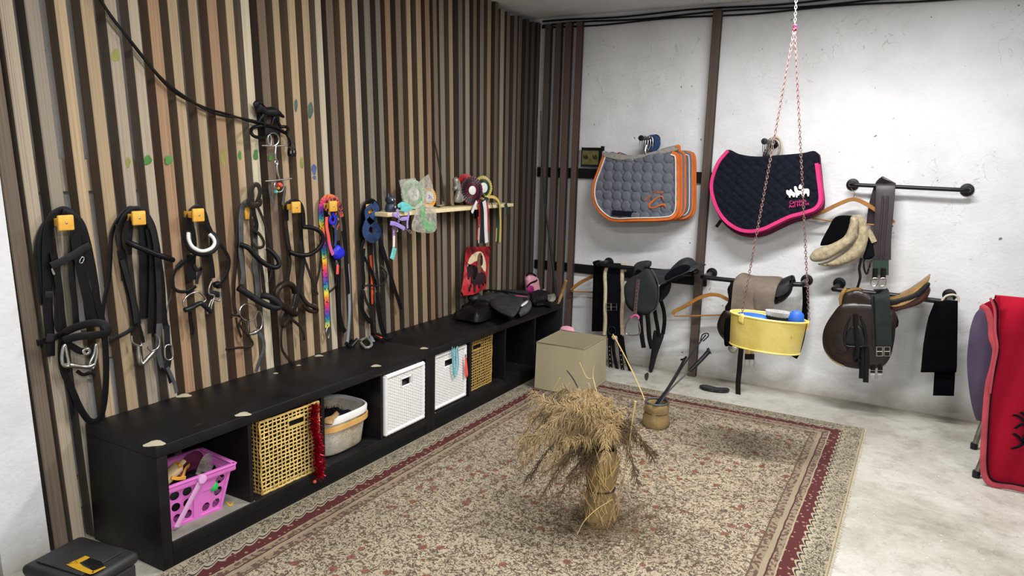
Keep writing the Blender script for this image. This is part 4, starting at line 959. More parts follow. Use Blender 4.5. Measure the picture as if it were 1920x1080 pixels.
# heap of tack on the bench below the last halters
hp = thing('tack_heap', F(690, 640, .43), 'loose heap of black tack with a grey bit lying on the bench below the halters', 'tack')
for (mt, wd, pts) in ((BL, .02, [(655, 645), (670, 628), (690, 622), (705, 632), (722, 640)]), ('blue_grey', .016, [(660, 636), (672, 618), (688, 620), (700, 640)]), (BL, .018, [(700, 618), (712, 628), (725, 636), (738, 634)]), ('orange_satin', .012, [(703, 627), (715, 633)])):
    MB().strap([F(a, b, .436+.012*math.sin(i*1.7)**2) for i, (a, b) in enumerate(pts)], wd, .004, (0, 0, 1)).obj('strap', mt, hp)
MB().tube([F(a, b, .440) for a, b in ((676, 640), (688, 634), (697, 646), (686, 652))], .007, 8, True, sm=4).obj('bit', 'pewter', hp)
#=====HORSE HOOK, BIT, CABLE=====
zD = Z(420, 160, 4.5)
hk = thing('horse_hook', L(*zD.p((400, 360)), .01), 'black cast iron wall hook in the shape of a standing horse', 'hook')
MB().puff(zD.on(L, [(248, 158), (262, 132), (292, 132), (325, 150), (352, 184), (400, 180), (448, 196), (488, 238), (512, 268), (498, 276), (462, 262), (440, 262), (428, 272), (400, 268), (360, 268), (345, 262), (322, 258), (300, 235), (276, 246), (266, 218), (262, 190)], .03), (1, 0, 0), .016, .014, .02, .006, sm=2).obj('horse_body', 'iron', hk)
mb = MB()
for pts in ([(330, 255), (305, 285), (292, 315)], [(345, 255), (338, 300), (345, 340)], [(430, 262), (410, 300), (402, 345)], [(445, 255), (452, 300), (478, 345)]):
    mb.tube(zD.on(L, pts, .03), [.012, .007, .005], 8, sm=4)
mb.obj('horse_legs', 'iron', hk)
MB().puff(zD.on(L, [(248, 150), (270, 125), (300, 130), (330, 150), (345, 190), (325, 180), (300, 160), (275, 190), (258, 190)], .045), (1, 0, 0), .008, .006, .01, .006, sm=2).obj('mane', 'iron', hk)
mb = MB(); mb.tube(zD.on(L, [(345, 430), (300, 440), (255, 430), (230, 400), (232, 368), (262, 350), (330, 340), (430, 352), (520, 350), (540, 372), (525, 400)], [.03, .05, .06, .05, .02, .02, .02, .02, .05, .06]), .007, 8, sm=5); mb.obj('hook_scroll', 'iron', hk)
MB().box(L(*zD.p((320, 420)), .001)-Vector((0, .0, 0)), L(*zD.p((440, 350)), .001)+Vector((.02, 0, 0))).obj('back_plate', 'iron', hk)
bt_ = hung('driving_bit', zD, L, (1, 0, 0), [
 ('bit_ring', ST, 'r', .003, .02, [(415, 455), (462, 455), (415, 508)]), ('bit_ring', ST, 't', .003, .028, [(372, 430), (372, 480), (392, 510), (400, 460), (390, 420)], True),
 ('bit_bar', ST, 't', .0035, .03, [(318, 508), (430, 512), (532, 506)]), ('mouthpiece', ST, 't', [.004, .006, .004], .03, [(437, 512), (432, 580), (440, 640)]),
 ('mouthpiece', ST, 't', [.004, .006, .004], .03, [(445, 650), (448, 720), (468, 795)]), ('joint', ST, 'r', .003, .03, [(443, 650), (455, 650), (443, 668)]),
 ('bit_bar', ST, 't', .0035, .03, [(348, 808), (460, 800), (570, 786)]), ('bit_ring', ST, 'r', .003, .03, [(465, 845), (503, 845), (465, 900)]),
 ('shoe_horn', 'grey_leather', 's', .014, .02, [(390, 800), (385, 850), (395, 930), (415, 1005)]), ('shoe_horn', 'grey_leather', 's', .014, .02, [(512, 850), (510, 910), (502, 960), (497, 1008)]),
 ('bead_cluster', 'coral', 't', .008, .034, [(455, 840), (470, 835), (485, 850)]), ('bead_cluster', 'turquoise', 't', .007, .034, [(432, 895), (445, 900)]), ('bead_cluster', 'yellow_satin', 't', .006, .036, [(455, 865), (462, 870)]),
], 'steel driving bit with two crossbars hanging from the horse hook', 'bit', None, .012)
cb_ = thing('power_cable', L(545, 255, .03), 'black power cable running down across the slats to a plug', 'cable')
for k, pts in enumerate(([(176, -20), (200, 18), (240, 72), (290, 135), (330, 175), (385, 202), (430, 215), (470, 228), (505, 238), (538, 252)], [(178, -22), (206, 28), (246, 78), (298, 142), (345, 180), (400, 212), (455, 222), (500, 233), (530, 245), (545, 262)])):
    MB().tube([L(a, b, .018+.012*k) for a, b in pts], .0048, 7, sm=5).obj('cord', 'cable', cb_)
MB().tube([L(538, 252, .03), L(546, 266, .035), L(547, 274, .035)], [.006, .010, .014], 10, sm=3).obj('plug_neck', 'cable', cb_)
MB().lathe([(.001, 0), (.018, 0), (.021, .02), (.018, .034), (.001, .036)], T3(L(547, 278, .038), (1, 0, 0), (0, 1, 0), (0, .0, -1)), 14, sx=.8).obj('plug', 'cable', cb_)
MB().tube([L(545, 283, .056), L(545, 288, .056)], .003, 6).obj('prong', 'steel', cb_)
MB().tube([L(551, 282, .056), L(551, 287, .056)], .003, 6).obj('prong', 'steel', cb_)
#=====WALL SHELF=====
SZ = 1.083
sh = thing('wall_shelf', (.06, -1.1, SZ-.018), 'narrow pale pine shelf with rosettes and figurines on the slatted wall', 'shelf')
pa, pb = L(727, 397, .13), L(963, 378, .13)
MB().box((.002, pa.y, SZ-.020), (.13, pb.y, SZ), bev=.0015).obj('shelf_board', 'pine', sh)
for yy in (pa.y+.25, pb.y-.25): MB().box((.002, yy-.008, SZ-.09), (.012, yy+.008, SZ-.0205)).obj('bracket', 'iron', sh, smooth=False)
zE = Z(720, 320, 6); zF = Z(840, 300, 6)
def rosette(c, nrm, r, rings, centre, name, label, tails, group='award rosettes on the wall shelf', extra=None):
    c = Vector(c); nrm = Vector(nrm).normalized(); e1 = Vector((0, 0, 1)).cross(nrm).normalized(); e2 = nrm.cross(e1)
    t = thing(name, c-e2*r, label, 'rosette', group); T = T3(c, e1, e2, nrm)
    for i, (r0, r1, mt, z0) in enumerate(rings):
        rip = lambda rr_, z_, a, k, i=i: (rr_, z_+(.0035 if k % 2 else -.0005)*(1 if rr_ > r*.3 else .3))
        MB().lathe([(r*r0, z0+.001), (r*(r0+r1)/2, z0+.003), (r*r1, z0+.0015), (r*r1, z0-.001), (r*r0, z0-.002)], T, 56, rip, close=True).obj('pleated_ring', mt, t)
    MB().lathe([(.001, .006), (r*centre[0], .006), (r*centre[0], .010), (r*centre[0]*.9, .012), (.001, .012)], T, 28).obj('centre_disc', centre[1], t)
    if extra:
        MB().puff([T @ Vector((r*centre[0]*.5*a, r*centre[0]*.5*b, .0125)) for a, b in ((-.9, -.6), (-.4, .2), (-.7, .9), (.2, .6), (.9, .3), (.7, -.8), (.2, -.3))], nrm, .0015, 0, .003, .006).obj('print', extra, t)
    for (mt, wd, pts, z_, off) in tails: MB().strap(z_.on(L, pts, off), wd, .001, (1, 0, .0), sm=5).obj('ribbon', mt, t)
    return t
Ly = lambda px, py, x: L(px, py, x)
rosette(Ly(774, 364, .07), (1, -.25, .15), .078, [(.45, .78, 'bright_green', .002), (.6, 1.0, 'pale_green', 0)], (.48, 'white_plastic'), 'rosette', 'pale green and white rosette in a clear bag at the left of the shelf', [], extra='basket_cream')
rosette(Ly(803, 370, .075), (1, -.2, .1), .056, [(.5, 1.0, 'yellow_satin', 0)], (.58, 'white_plastic'), 'rosette', 'small yellow rosette in a clear bag beside the pale green one', [], extra='lilac')
rosette(Ly(884, 357, .085), (1, -.35, .05), .082, [(.35, .62, 'dark_red', .004), (.55, .85, 'navy_satin', .002), (.78, 1.0, 'dark_red', 0)], (.32, 'white_plastic'), 'rosette', 'dark red and black rosette with white and black ribbons on the shelf', [
    ('red_satin', .016, [(340, 455), (350, 520), (355, 620), (345, 720), (350, 760)], zF, .142), ('white_satin', .022, [(325, 465), (300, 520), (268, 595)], zF, .150),
    ('navy_satin', .034, [(372, 465), (385, 560), (385, 700), (380, 830), (375, 935)], zF, .148), ('white_satin', .036, [(405, 462), (420, 560), (424, 700), (428, 830), (435, 930)], zF, .152),
    ('orange_satin', .014, [(342, 640), (342, 750), (335, 900)], zF, .138), ('white_satin', .014, [(355, 730), (352, 830), (347, 935)], zF, .140), ('red_satin', .016, [(430, 480), (450, 560), (445, 650), (458, 760), (455, 815)], zF, .145)])
rosette(Ly(873, 347, .05), (1, -.35, .05), .066, [(.6, 1.0, 'red_satin', 0)], (.5, 'dark_red'), 'rosette', 'bright red rosette mostly hidden behind the dark red and black one', [])
rosette(Ly(905, 352, .06), (1, -.35, .05), .074, [(.45, .72, 'green_satin', .003), (.66, .97, 'gold_satin', .001), (.9, 1.03, 'green_satin', -.001)], (.42, 'white_plastic'), 'rosette', 'green and gold rosette at the right of the shelf', [
    ('gold_satin', .018, [(400, 380), (440, 415), (500, 415), (550, 440), (580, 500), (588, 620), (592, 760), (585, 925)], zF, [.08, .12, .14, .15, .15, .15]),
    ('green_satin', .020, [(560, 455), (575, 520), (570, 640), (565, 780), (560, 945)], zF, .142), ('gold_satin', .010, [(548, 765), (545, 850), (540, 920)], zF, .146),
    ('navy_satin', .024, [(370, 390), (410, 420), (450, 450)], zF, [.09, .13, .146])])
MB().strap(zF.on(L, [(650, 485), (662, 540), (660, 620)], .14), [.024, .022, .020], .0015, (1, 0, 0)).obj('green_ribbon', 'green_satin', label='short dark green ribbon end hanging at the right end of the shelf', cat='ribbon')
MB().strap(zF.on(L, [(480, 455), (500, 520), (512, 600)], .14), .007, .0015, (1, 0, 0)).obj('brown_cord', 'brown_leather', label='thin brown cord hanging from the shelf between the rosettes', cat='cord')
for pts, lb in (([(165, 105), (350, 80), (430, 230), (400, 400), (240, 380)], 'clear crinkled bag around the pale green rosette'), ([(385, 130), (500, 35), (545, 150), (580, 340), (440, 380)], 'clear crinkled bag around the yellow rosette')):
    MB().puff(zE.on(L, pts, .095), (1, 0, 0), .003, .012, .02, .008, disp=lambda u, v: .004*math.sin(150*u+90*v)*math.cos(120*v), sm=0).obj('clear_bag', 'film', label=lb, cat='bag', group='clear bags around rosettes')
gb = thing('ribbon_bag', L(*zE.p((450, 450)), .14), 'clear bag with a bright green ribbon folded inside hanging over the shelf edge', 'bag')
MB().puff(zE.on(L, [(380, 370), (560, 400), (590, 520), (570, 690), (320, 670), (350, 480)], .15), (1, 0, 0), .006, .006, .02, .008, disp=lambda u, v: .004*math.sin(150*u+90*v)*math.cos(120*v), sm=3).obj('film', 'film', gb)
mb = MB(); mb.strap(zE.on(L, [(435, 400), (440, 470), (445, 540), (480, 600), (540, 600)], .146), .038, .002, (1, 0, 0)); mb.strap(zE.on(L, [(440, 590), (500, 650), (550, 640), (545, 570)], .150), .030, .002, (1, 0, 0)); mb.obj('green_ribbon', 'bright_green', gb)
MB().puff([F(*zE.p(q), SZ+.006) for q in [(590, 390), (640, 340), (770, 320), (740, 370), (620, 410)]], (0, 0, 1), .002, .002, .004, .01, sm=0).obj('card', 'bone', label='thin cream card lying on the shelf left of the horse bust', cat='card')
# cat figurine
cf = thing('cat_figurine', L(733, 390, .09), 'small dark blue cat figurine at the left end of the shelf', 'figurine')
c0 = L(732, 392, .085); c0.z = SZ
k_ = 1.15
MB().lathe([(.001, 0), (.022*k_, 0), (.025*k_, .012), (.021*k_, .035), (.014*k_, .045), (.001, .046)], Matrix.Translation(c0), 14).obj('body', 'figure_blue', cf)
MB().lathe([(.001, .038), (.018*k_, .044), (.024*k_, .058), (.021*k_, .074), (.001, .082)], Matrix.Translation(c0), 14).obj('head', 'figure_blue', cf)
for s_ in (-1, 1):
    MB().lathe([(.008, .074), (.004, .088), (.0005, .096)], Matrix.Translation(c0+Vector((0, s_*.016, 0))), 8).obj('ear', 'figure_blue', cf)
    MB().lathe([(.001, 0), (.005, .001), (.001, .003)], T3(c0+Vector((.024, s_*.009-.006, .062)), (0, 1, 0), (0, 0, 1), (1, 0, 0)), 8).obj('eye', 'white_plastic', cf)
MB().lathe([(.001, 0), (.007, .002), (.001, .005)], T3(c0+Vector((.023, .008, .024)), (0, 1, 0), (0, 0, 1), (1, 0, 0)), 8).obj('chest_spot', 'white_plastic', cf)
# horse bust
hb = thing('horse_bust', L(857, 380, .08), 'pewter grey horse head bust on the shelf beside the dark rosette', 'figurine')
MB().puff(zF.on(L, [(60, 215), (88, 190), (115, 220), (132, 280), (140, 360), (160, 400), (165, 470), (78, 475), (80, 400), (95, 345), (78, 345), (60, 350), (55, 315), (66, 290)], .085), (1, -.3, 0), .020, .020, .018, .006, disp=lambda u, v: .002*math.sin(300*u), sm=2).obj('head', 'pewter', hb)
MB().puff(zF.on(L, [(88, 190), (118, 215), (140, 280), (150, 370), (165, 440), (135, 400), (125, 320), (105, 250)], .098), (1, -.3, 0), .008, .010, .008, .005, sm=2).obj('mane', 'pewter', hb)
# sticks on the shelf
MB().tube([L(814, 262, .02), L(822, 300, .03), L(827, 330, .04), L(832, 378, .06)], [.003, .005, .006, .007], 7, sm=3).obj('knobbly_stick', 'twig', label='thin dark knobbly stick leaning on the slats above the shelf', cat='stick')
# turquoise and lilac halter
zh = Z(720, 320, 6)
ht = hung('foal_halter', zh, L, (1, 0, 0), [
 ('fleece', 'turquoise', 's', [.014, .030, .032, .016], .01, [(155, 400), (200, 385), (255, 400), (315, 435)]), ('fleece', 'turquoise', 's', .030, .012, [(190, 420), (240, 430), (270, 440)]),
 ('webbing', 'lilac', 's', .015, .010, [(150, 430), (155, 480), (170, 540), (160, 580)]), ('webbing', 'lilac', 's', .018, .014, [(95, 490), (130, 505), (165, 525)]),
 ('webbing', 'lilac', 's', .019, .012, [(190, 545), (230, 540), (270, 535)]), ('webbing', 'lilac', 's', .013, .010, [(280, 470), (272, 530), (262, 590), (265, 650)]),
 ('webbing', 'lilac', 's', .021, .018, [(70, 590), (130, 600), (190, 630), (230, 655)]), ('webbing', 'lilac', 's', .016, .010, [(100, 590), (110, 640), (112, 700), (108, 735)]),
 ('webbing', 'white_satin', 's', .016, .012, [(112, 735), (112, 800), (110, 860)]), ('fleece', 'turquoise', 's', .032, .016, [(118, 870), (108, 920), (88, 995)]),
 ('ring', ST, 't', .0025, .02, [(165, 510), (188, 525), (180, 560), (160, 545)], True), ('snap', ST, 't', .004, .024, [(230, 655), (262, 672), (290, 700), (310, 710), (300, 680), (270, 665)]),
 ('ring', ST, 't', .0025, .014, [(110, 640), (150, 650), (150, 685), (125, 690)]),
], 'small lilac and turquoise halter hanging over the left end of the shelf', 'halter', None, .135)
# poster
zG = Z(860, 455, 10.2857)
ps = thing('poster', L(890, 555, .05), 'red poster of a dark horse and rider leaning on the slats behind the saddle', 'poster')
pl = [(140, 85), (620, 70), (580, 400), (530, 880), (300, 1000), (35, 1030), (90, 700)]
def psx(q): return .03+.08*(q[1]-80)/950
P = [L(*zG.p(q), psx(q)) for q in pl]
MB().puff(P, (1, 0, .25), .001, .001, .003, .02, sm=0).obj('sheet', 'poster', ps)
def onp(pts, e=.003): return [L(*zG.p(q), psx(q)+e) for q in pts]
MB().puff(onp([(250, 240), (380, 170), (470, 210), (525, 400), (515, 570), (440, 470), (350, 350), (260, 400), (175, 450), (140, 620), (205, 800), (160, 720), (135, 560), (180, 380)]), (1, 0, .25), .0008, .0, .003, .012, sm=2).obj('pale_shape', 'poster_cream', ps)
MB().puff(onp([(150, 470), (185, 455), (205, 410), (225, 430), (262, 422), (320, 440), (365, 490), (430, 560), (500, 590), (535, 680), (530, 800), (500, 760), (480, 850), (455, 780), (420, 800), (400, 900), (370, 800), (330, 830), (325, 960), (295, 950), (285, 820), (245, 760), (250, 850), (205, 960), (185, 880), (235, 800), (240, 640), (215, 660), (200, 712), (172, 700), (178, 600), (168, 520)], .0045), (1, 0, .25), .0008, 0, .003, .012, sm=0).obj('horse_shape', 'poster_dark', ps)
MB().puff(onp([(255, 430), (310, 440), (360, 500), (350, 640), (300, 720), (270, 640), (290, 540)], .0062), (1, 0, .25), .0008, 0, .003, .012, sm=0).obj('mane_shape', 'black_leather', ps)
MB().puff(onp([(370, 250), (420, 190), (460, 260), (465, 400), (420, 450), (430, 570), (380, 580), (360, 430)], .006), (1, 0, .25), .0008, 0, .003, .01, sm=2).obj('rider_shape', 'knot_wood', ps)
MB().puff(onp([(430, 235), (462, 270), (462, 420), (440, 450), (415, 400), (425, 300)], .0075), (1, 0, .25), .0008, 0, .003, .01, sm=0).obj('cloak_shape', 'poster_dark', ps)
# pink bag
zK = Z(840, 440, 6)
pg = thing('drawstring_bag', L(998, 545, .07), 'pink and magenta cloth bag with black trim in the far corner on the bench', 'bag')
MB().puff(zK.on(L, [(880, 465), (945, 450), (998, 480), (1012, 540), (1018, 650), (900, 655), (885, 600)], .10), (1, -.3, 0), .03, .03, .03, .008, sm=3).obj('bag_body', 'pink_cloth', pg)
MB().puff(zK.on(L, [(895, 590), (940, 560), (965, 600), (955, 655), (900, 655)], .125), (1, -.3, 0), .012, .004, .02, .008, sm=2).obj('side_patch', 'magenta_cloth', pg)
MB().strap(zK.on(L, [(885, 590), (930, 545), (980, 525), (1005, 510)], .135), .012, .003, (1, 0, 0)).obj('trim', 'black_leather', pg)
MB().strap(zK.on(L, [(880, 465), (905, 440), (950, 440), (990, 465)], .12), .012, .004, (1, 0, 0)).obj('drawstring', 'black_leather', pg)
# corner whip and stick
MB().tube([B(1014, 208, -.10), B(1016, 300, -.11), B(1024, 400, -.12), B(1036, 490, -.14), B(1044, 575, -.17)], [.003, .004, .006, .008, .009], 8, sm=4).obj('lunge_whip', 'black_rubber', label='long black lunge whip standing in the corner against the slats', cat='whip')
MB().tube([F(1046, 568, .435), L(1052, 555, .36), L(1061, 526, .40)], [.010, .012, .012], 10, sm=4).obj('wooden_stick', 'hanger_pale', label='short wooden stick standing up at the far end of the bench', cat='stick')
# saddle parts lying on the bench
sd = thing('bench_saddle', F(965, 580, .43), 'grey-black synthetic saddle lying flat on the far end of the bench', 'saddle')
def onb(pts, z):
    P = [F(*zK.p(q), z) for q in pts]
    for p in P: p.x = max(p.x, .012); p.y = min(p.y, -.07)
    return P
nz = lambda a, b, c: (lambda u, v: c*math.sin(a*u+1)*math.cos(b*v))
MB().puff(onb([(350, 625), (560, 640), (700, 665), (900, 680), (915, 720), (800, 715), (500, 745), (470, 800), (300, 770), (215, 745), (220, 690)], .475), (0, 0, 1), .035, .045, .05, .012, disp=nz(40, 50, .006)).obj('seat_panel', 'black_synthetic', sd)
MB().puff(onb([(475, 780), (510, 725), (640, 690), (800, 712), (850, 745), (820, 800), (745, 915), (640, 895), (540, 845)], .500), (0, 0, 1), .018, .02, .05, .012, disp=nz(30, 40, .004)).obj('flap', 'black_synthetic', sd)
MB().puff(onb([(215, 665), (330, 665), (360, 690), (320, 720), (225, 710)], .505), (0, 0, 1), .018, .02, .02, .008).obj('knee_roll', 'grey_leather', sd)
MB().strap(onb([(720, 685), (800, 690), (890, 698)], .515), .014, .003, (0, 0, 1)).obj('red_piping', 'hot_pink', sd)
MB().puff(onb([(820, 790), (850, 760), (905, 742), (940, 770), (930, 830), (850, 880), (790, 880)], .47), (0, 0, 1), .02, .03, .03, .01).obj('flap_end', 'grey_leather', sd)
MB().puff(onb([(815, 795), (860, 760), (900, 742), (895, 765), (840, 805)], .497), (0, 0, 1), .006, .004, .01, .006, sm=2).obj('fleece_corner', 'white_satin', sd)
MB().strap(onb([(340, 620), (450, 622), (560, 632), (660, 640), (760, 660), (900, 675)], .52), .03, .006, (0, 0, 1)).obj('gullet_edge', 'black_leather', sd)
MB().puff(onb([(50, 940), (120, 905), (125, 830), (250, 790), (330, 800), (430, 800), (520, 850), (555, 890), (480, 940), (400, 975), (300, 985), (200, 965)], .445), (0, 0, 1), .05, .012, .06, .009, disp=lambda u, v: .012*math.sin(38*u+22*v+2*math.sin(30*v))+.005*math.sin(90*u-60*v+2*math.sin(25*u))).obj('leather_jacket', 'black_leather', label='crumpled black leather jacket on the bench in front of the saddle', cat='jacket')
MB().puff(onb([(915, 690), (1000, 655), (1120, 670), (1160, 690), (1130, 720), (1040, 740), (950, 760)], .465), (0, 0, 1), .03, .03, .04, .010, disp=lambda u, v: .006*math.sin(90*u+60*v)*math.cos(80*v)).obj('riding_glove', 'black_worn', label='black crumpled glove at the far end of the bench', cat='glove')
MB().puff(onb([(940, 775), (1050, 755), (1150, 770), (1235, 700), (1250, 720), (1235, 760), (1165, 812), (1080, 790), (1000, 795)], .445), (0, 0, 1), .014, .012, .02, .01).obj('leather_chaps', 'black_leather', label='flat black leather chaps folded over the far corner of the bench', cat='chaps')
MB().puff(onb([(1110, 700), (1170, 680), (1215, 700), (1200, 740), (1140, 745)], .47), (0, 0, 1), .016, .018, .02, .008, disp=lambda u, v: .006*math.sin(140*u+60*v)).obj('plastic_wrap', 'film', label='clear plastic scrap on the leather chaps at the bench end', cat='wrapper')
MB().puff(onb([(1045, 640), (1075, 622), (1105, 628), (1100, 650), (1060, 655)], .46), (0, 0, 1), .012, .02, .015, .008).obj('beige_cloth', 'bone', label='small beige cloth behind the black glove in the corner', cat='cloth')
#=====BACK WALL=====
def flange(par, px, py, r=.034, name='flange'):
    p = B(px, py, 0); MB().lathe([(.001, 0), (r, 0), (r, .006), (r*.55, .009), (r*.5, .024), (.001, .025)], T3((p.x, -.0005, p.z), (1, 0, 0), (0, 0, 1), (0, -1, 0)), 20).obj(name, 'pipe', par); return p
def rack(name, label, fl, pts, r=.0115, group='black pipe racks on the white wall'):
    p = B(*fl[0], 0); t = thing(name, (p.x, 0, p.z-.03), label, 'rack', group)
    for f_ in fl: flange(t, *f_)
    MB().tube(pts, r, 10, sm=4).obj('pipe', 'pipe', t); return t
zP = Z(1000, 200, 3.6); zQ = Z(1300, 220, 3.857); zR = Z(1000, 450, 3.274); zS = Z(1240, 480, 3.375); zT = Z(1480, 320, 2.3478)
def straight(fl, fr, d, name, label, ext=0):
    a, b = B(*fl, 0), B(*fr, 0)
    return rack(name, label, [fl, fr], [(a.x, -.01, a.z), (a.x, -d*.6, a.z), (a.x+.02, -d, a.z), ((a.x+b.x)/2, -d, (a.z+b.z)/2), (b.x-.02, -d, b.z), (b.x, -d*.6, b.z), (b.x, -.01, b.z)])
rk1 = straight((1599, 346), (1813, 356), .075, 'towel_rail', 'straight black pipe rail at the right holding a brown girth')
a, b = B(1335, 512, 0), B(1513, 525, 0)
rack('saddle_rack', 'black U-shaped saddle rack between the dark post and the yellow tub', [(1335, 512), (1513, 525)], [(a.x, -.01, a.z), (a.x, -.10, a.z), (a.x, -.19, a.z), (a.x+.02, -.21, a.z), ((a.x+b.x)/2, -.21, a.z), (b.x-.02, -.21, b.z), (b.x, -.19, b.z), (b.x, -.10, b.z), (b.x, -.01, b.z)], .014)
a, b = B(1573, 533, 0), B(1780, 556, 0)
rack('saddle_rack', 'black U-shaped saddle rack holding the brown leather saddle', [(1574, 531), (1780, 553)], [(a.x, -.01, a.z), (a.x, -.08, a.z), (a.x, -.19, a.z), (a.x+.02, -.21, a.z), ((a.x+b.x)/2, -.21, a.z), (b.x-.02, -.21, b.z), (b.x, -.19, b.z), (b.x, -.01, b.z)], .014)
a = B(1142, 490, 0)
rack('saddle_rack', 'black pipe rack behind the hanging girths and the black saddle', [(1142, 492)], [(a.x, -.01, a.z), (a.x, -.15, a.z), (a.x+.03, -.20, a.z), (a.x+.3, -.20, a.z), (a.x+.60, -.20, a.z), (a.x+.62, -.17, a.z), (a.x+.62, -.01, a.z)], .014)
# short hooks above the pads
for (px, py, lb, blue) in ((1229, 262, 'short black wall peg with steel bits above the grey pads', True), (1450, 268, 'short black wall peg with a rubber ring above the navy pad', False)):
    p = B(px, py, 0); t = thing('pipe_peg', (p.x, 0, p.z), lb, 'peg', 'pipe pegs above the pads'); flange(t, px, py)
    MB().tube([(p.x, -.01, p.z), (p.x, -.26, p.z)], .013, 10).obj('pipe', 'pipe', t)
    MB().lathe([(.001, 0), (.017, 0), (.018, .012), (.001, .014)], T3((p.x, -.26, p.z), (1, 0, 0), (0, 0, 1), (0, -1, 0)), 12).obj('end_cap', 'pipe', t)
    if blue: MB().lathe([(.018, 0), (.05, 0), (.055, .008), (.05, .016), (.018, .016)], T3((p.x-.0, -.05, p.z-.025), (1, 0, 0), (0, 0, 1), (0, -1, 0)), 20, close=True).obj('blue_ring', 'blue_cloth', label='dark blue rubber ring hanging on the left pipe peg', cat='ring')
    else:
        for q, s_ in enumerate((.9, .7)): MB().tube(ring((p.x+.02, -.06-.02*q, p.z-.035), (1, 0, 0), (0, 0, 1), .045*s_, .075*s_, 24), .006, 8, True).obj('rubber_ring', 'bone' if q == 0 else 'pewter', label='pale oval ring on the right pipe peg' if q == 0 else 'smaller grey oval ring on the right pipe peg', cat='ring')
    bt2 = thing('bit_bunch', (p.x, -.2, p.z-.1), 'bunch of steel bits hanging on the '+('left' if blue else 'right')+' pipe peg', 'bit')
    for q in range(4 if blue else 3):
        yy = -.10-.035*q; 
        MB().tube(ring((p.x-.004*q, yy, p.z-.028), (1, .2, 0), (0, .1, 1), .018, .045, 18), .0022, 6, True).obj('ring', 'steel', bt2)
        MB().tube([(p.x-.02+.012*q, yy-.004, p.z-.04), (p.x-.028+.013*q, yy-.01, p.z-.075), (p.x-.018+.012*q, yy-.006, p.z-.10)], [.004, .007, .004], 7, sm=3).obj('bit', 'steel' if q % 2 else 'black_rubber', bt2)
# saddle pads
def pad(name, outline, z, y, mat_, trims, label, group, quilt, th=.010, top=None, hid=.05, wd=.016):
    P = z.on(B, outline, -y); c = sum(P, Vector())/len(P); t = thing(name, (c.x, c.y, min(p.z for p in P)), label, 'saddle pad', group)
    bend = lambda u, v: .010*math.sin(9*u+1)
    MB().puff(P, (0, -1, 0), th, th*.7, .020, .0075, disp=quilt, bend=bend, sm=4).obj('outer_flap', mat_, t)
    Pb = [p+Vector((.004, .045, -.006)) for p in P]; MB().puff(Pb, (0, -1, 0), .006, .006, .02, .02, bend=bend, sm=4).obj('inner_flap', mat_, t)
    e = sum(P, Vector())/len(P); cc = Vector((e.x, 0, e.z))
    for (mt, off, r, idx, dd) in trims:
        Q = [P[i] for i in idx]; pts = catmull(Q, 10)
        out = []
        for i, p in enumerate(pts):
            a_ = pts[max(0, i-1)]; b_ = pts[min(len(pts)-1, i+1)]; tt = (b_-a_).normalized(); n_ = Vector((tt.z, 0, -tt.x)); 
            if n_.dot(Vector((e.x-p.x, 0, e.z-p.z))) < 0: n_ = -n_
            u = (p.x-e.x); out.append(p+n_*off+Vector((0, -.010*math.sin(9*u+1)-dd, 0)))
        mb = MB(); mb.strap(out, r*2, .010, (0, -1, 0), sm=0); mb.obj('binding' if r > .004 else 'piping', mt, t)
        if mt != 'piping':
            mb = MB(); mb.strap([p+Vector((.004, .045, -.006)) for p in out], r*2, .010, (0, -1, 0), sm=0); mb.obj('binding', mt, t)
    return t, P
def circ(u, v):
    s_ = .066; j = math.floor(v/(s_*.92)+.5); uu = u-(s_/2 if j % 2 and False else 0); i = math.floor(uu/s_+.5)
    d = math.hypot(uu-i*s_, v-j*s_*.92); return .006*math.sqrt(max(0, 1-(d/(s_*.5))**2))-.0045*math.exp(-((d-s_*.5)/.004)**2)
def diam(u, v):
    s_ = .052; a = (u*.8+v)/s_; b = (u*.8-v)/s_; fa = abs(a-round(a)); fb = abs(b-round(b)); d = min(fa, fb)
    return .007*min(1, d/.25)**.6-.005
gout = [(475, 312), (560, 338), (700, 346), (820, 312), (945, 300), (985, 330), (990, 470), (990, 600), (985, 700), (950, 752), (880, 768), (700, 772), (560, 775), (490, 750), (425, 685), (397, 600), (405, 510), (440, 410)]
idx = [0]+list(range(17, 3, -1)) if False else [0, 17, 16, 15, 14, 13, 12, 11, 10, 9, 8, 7, 6, 5, 4]
back = [((q[0]-gout[0][0])*.98+gout[0][0]+x, q[1]+y) for q in gout for x, y in ((90, 2),)]
pad('saddle_pad', [(q[0]+92, q[1]-4) for q in gout], zP, .105, 'grey_quilt', [('orange_trim', .009, .010, idx, .004), ('piping', .024, .0028, idx, .009)], 'rearmost grey saddle pad with orange binding, showing furthest right', 'grey pads with orange binding', None)
pad('saddle_pad', [(q[0]+42, q[1]-6) for q in gout], zP, .150, 'grey_quilt', [('orange_trim', .009, .010, idx, .004), ('piping', .024, .0028, idx, .009)], 'middle grey saddle pad with orange binding, second from the front', 'grey pads with orange binding', None)
gp, GP = pad('saddle_pad', gout, zP, .200, 'grey_quilt', [('orange_trim', .009, .0105, idx, .011), ('piping', .022, .0035, idx, .0165)], 'front grey circle-quilted saddle pad with orange binding and an orange emblem', 'grey pads with orange binding', circ)
MB().strap(zP.on(B, [(480, 318), (560, 338), (700, 346), (820, 320), (900, 295), (985, 275)], -.205), .036, .018, (0, -1, 0)).obj('top_fleece', 'grey_trim', gp)
MB().strap(zP.on(B, [(960, 268), (985, 268), (988, 300)], -.212), .014, .012, (0, -1, 0)).obj('binding', 'orange_trim', gp)
zU = Z(1190, 345, 18)
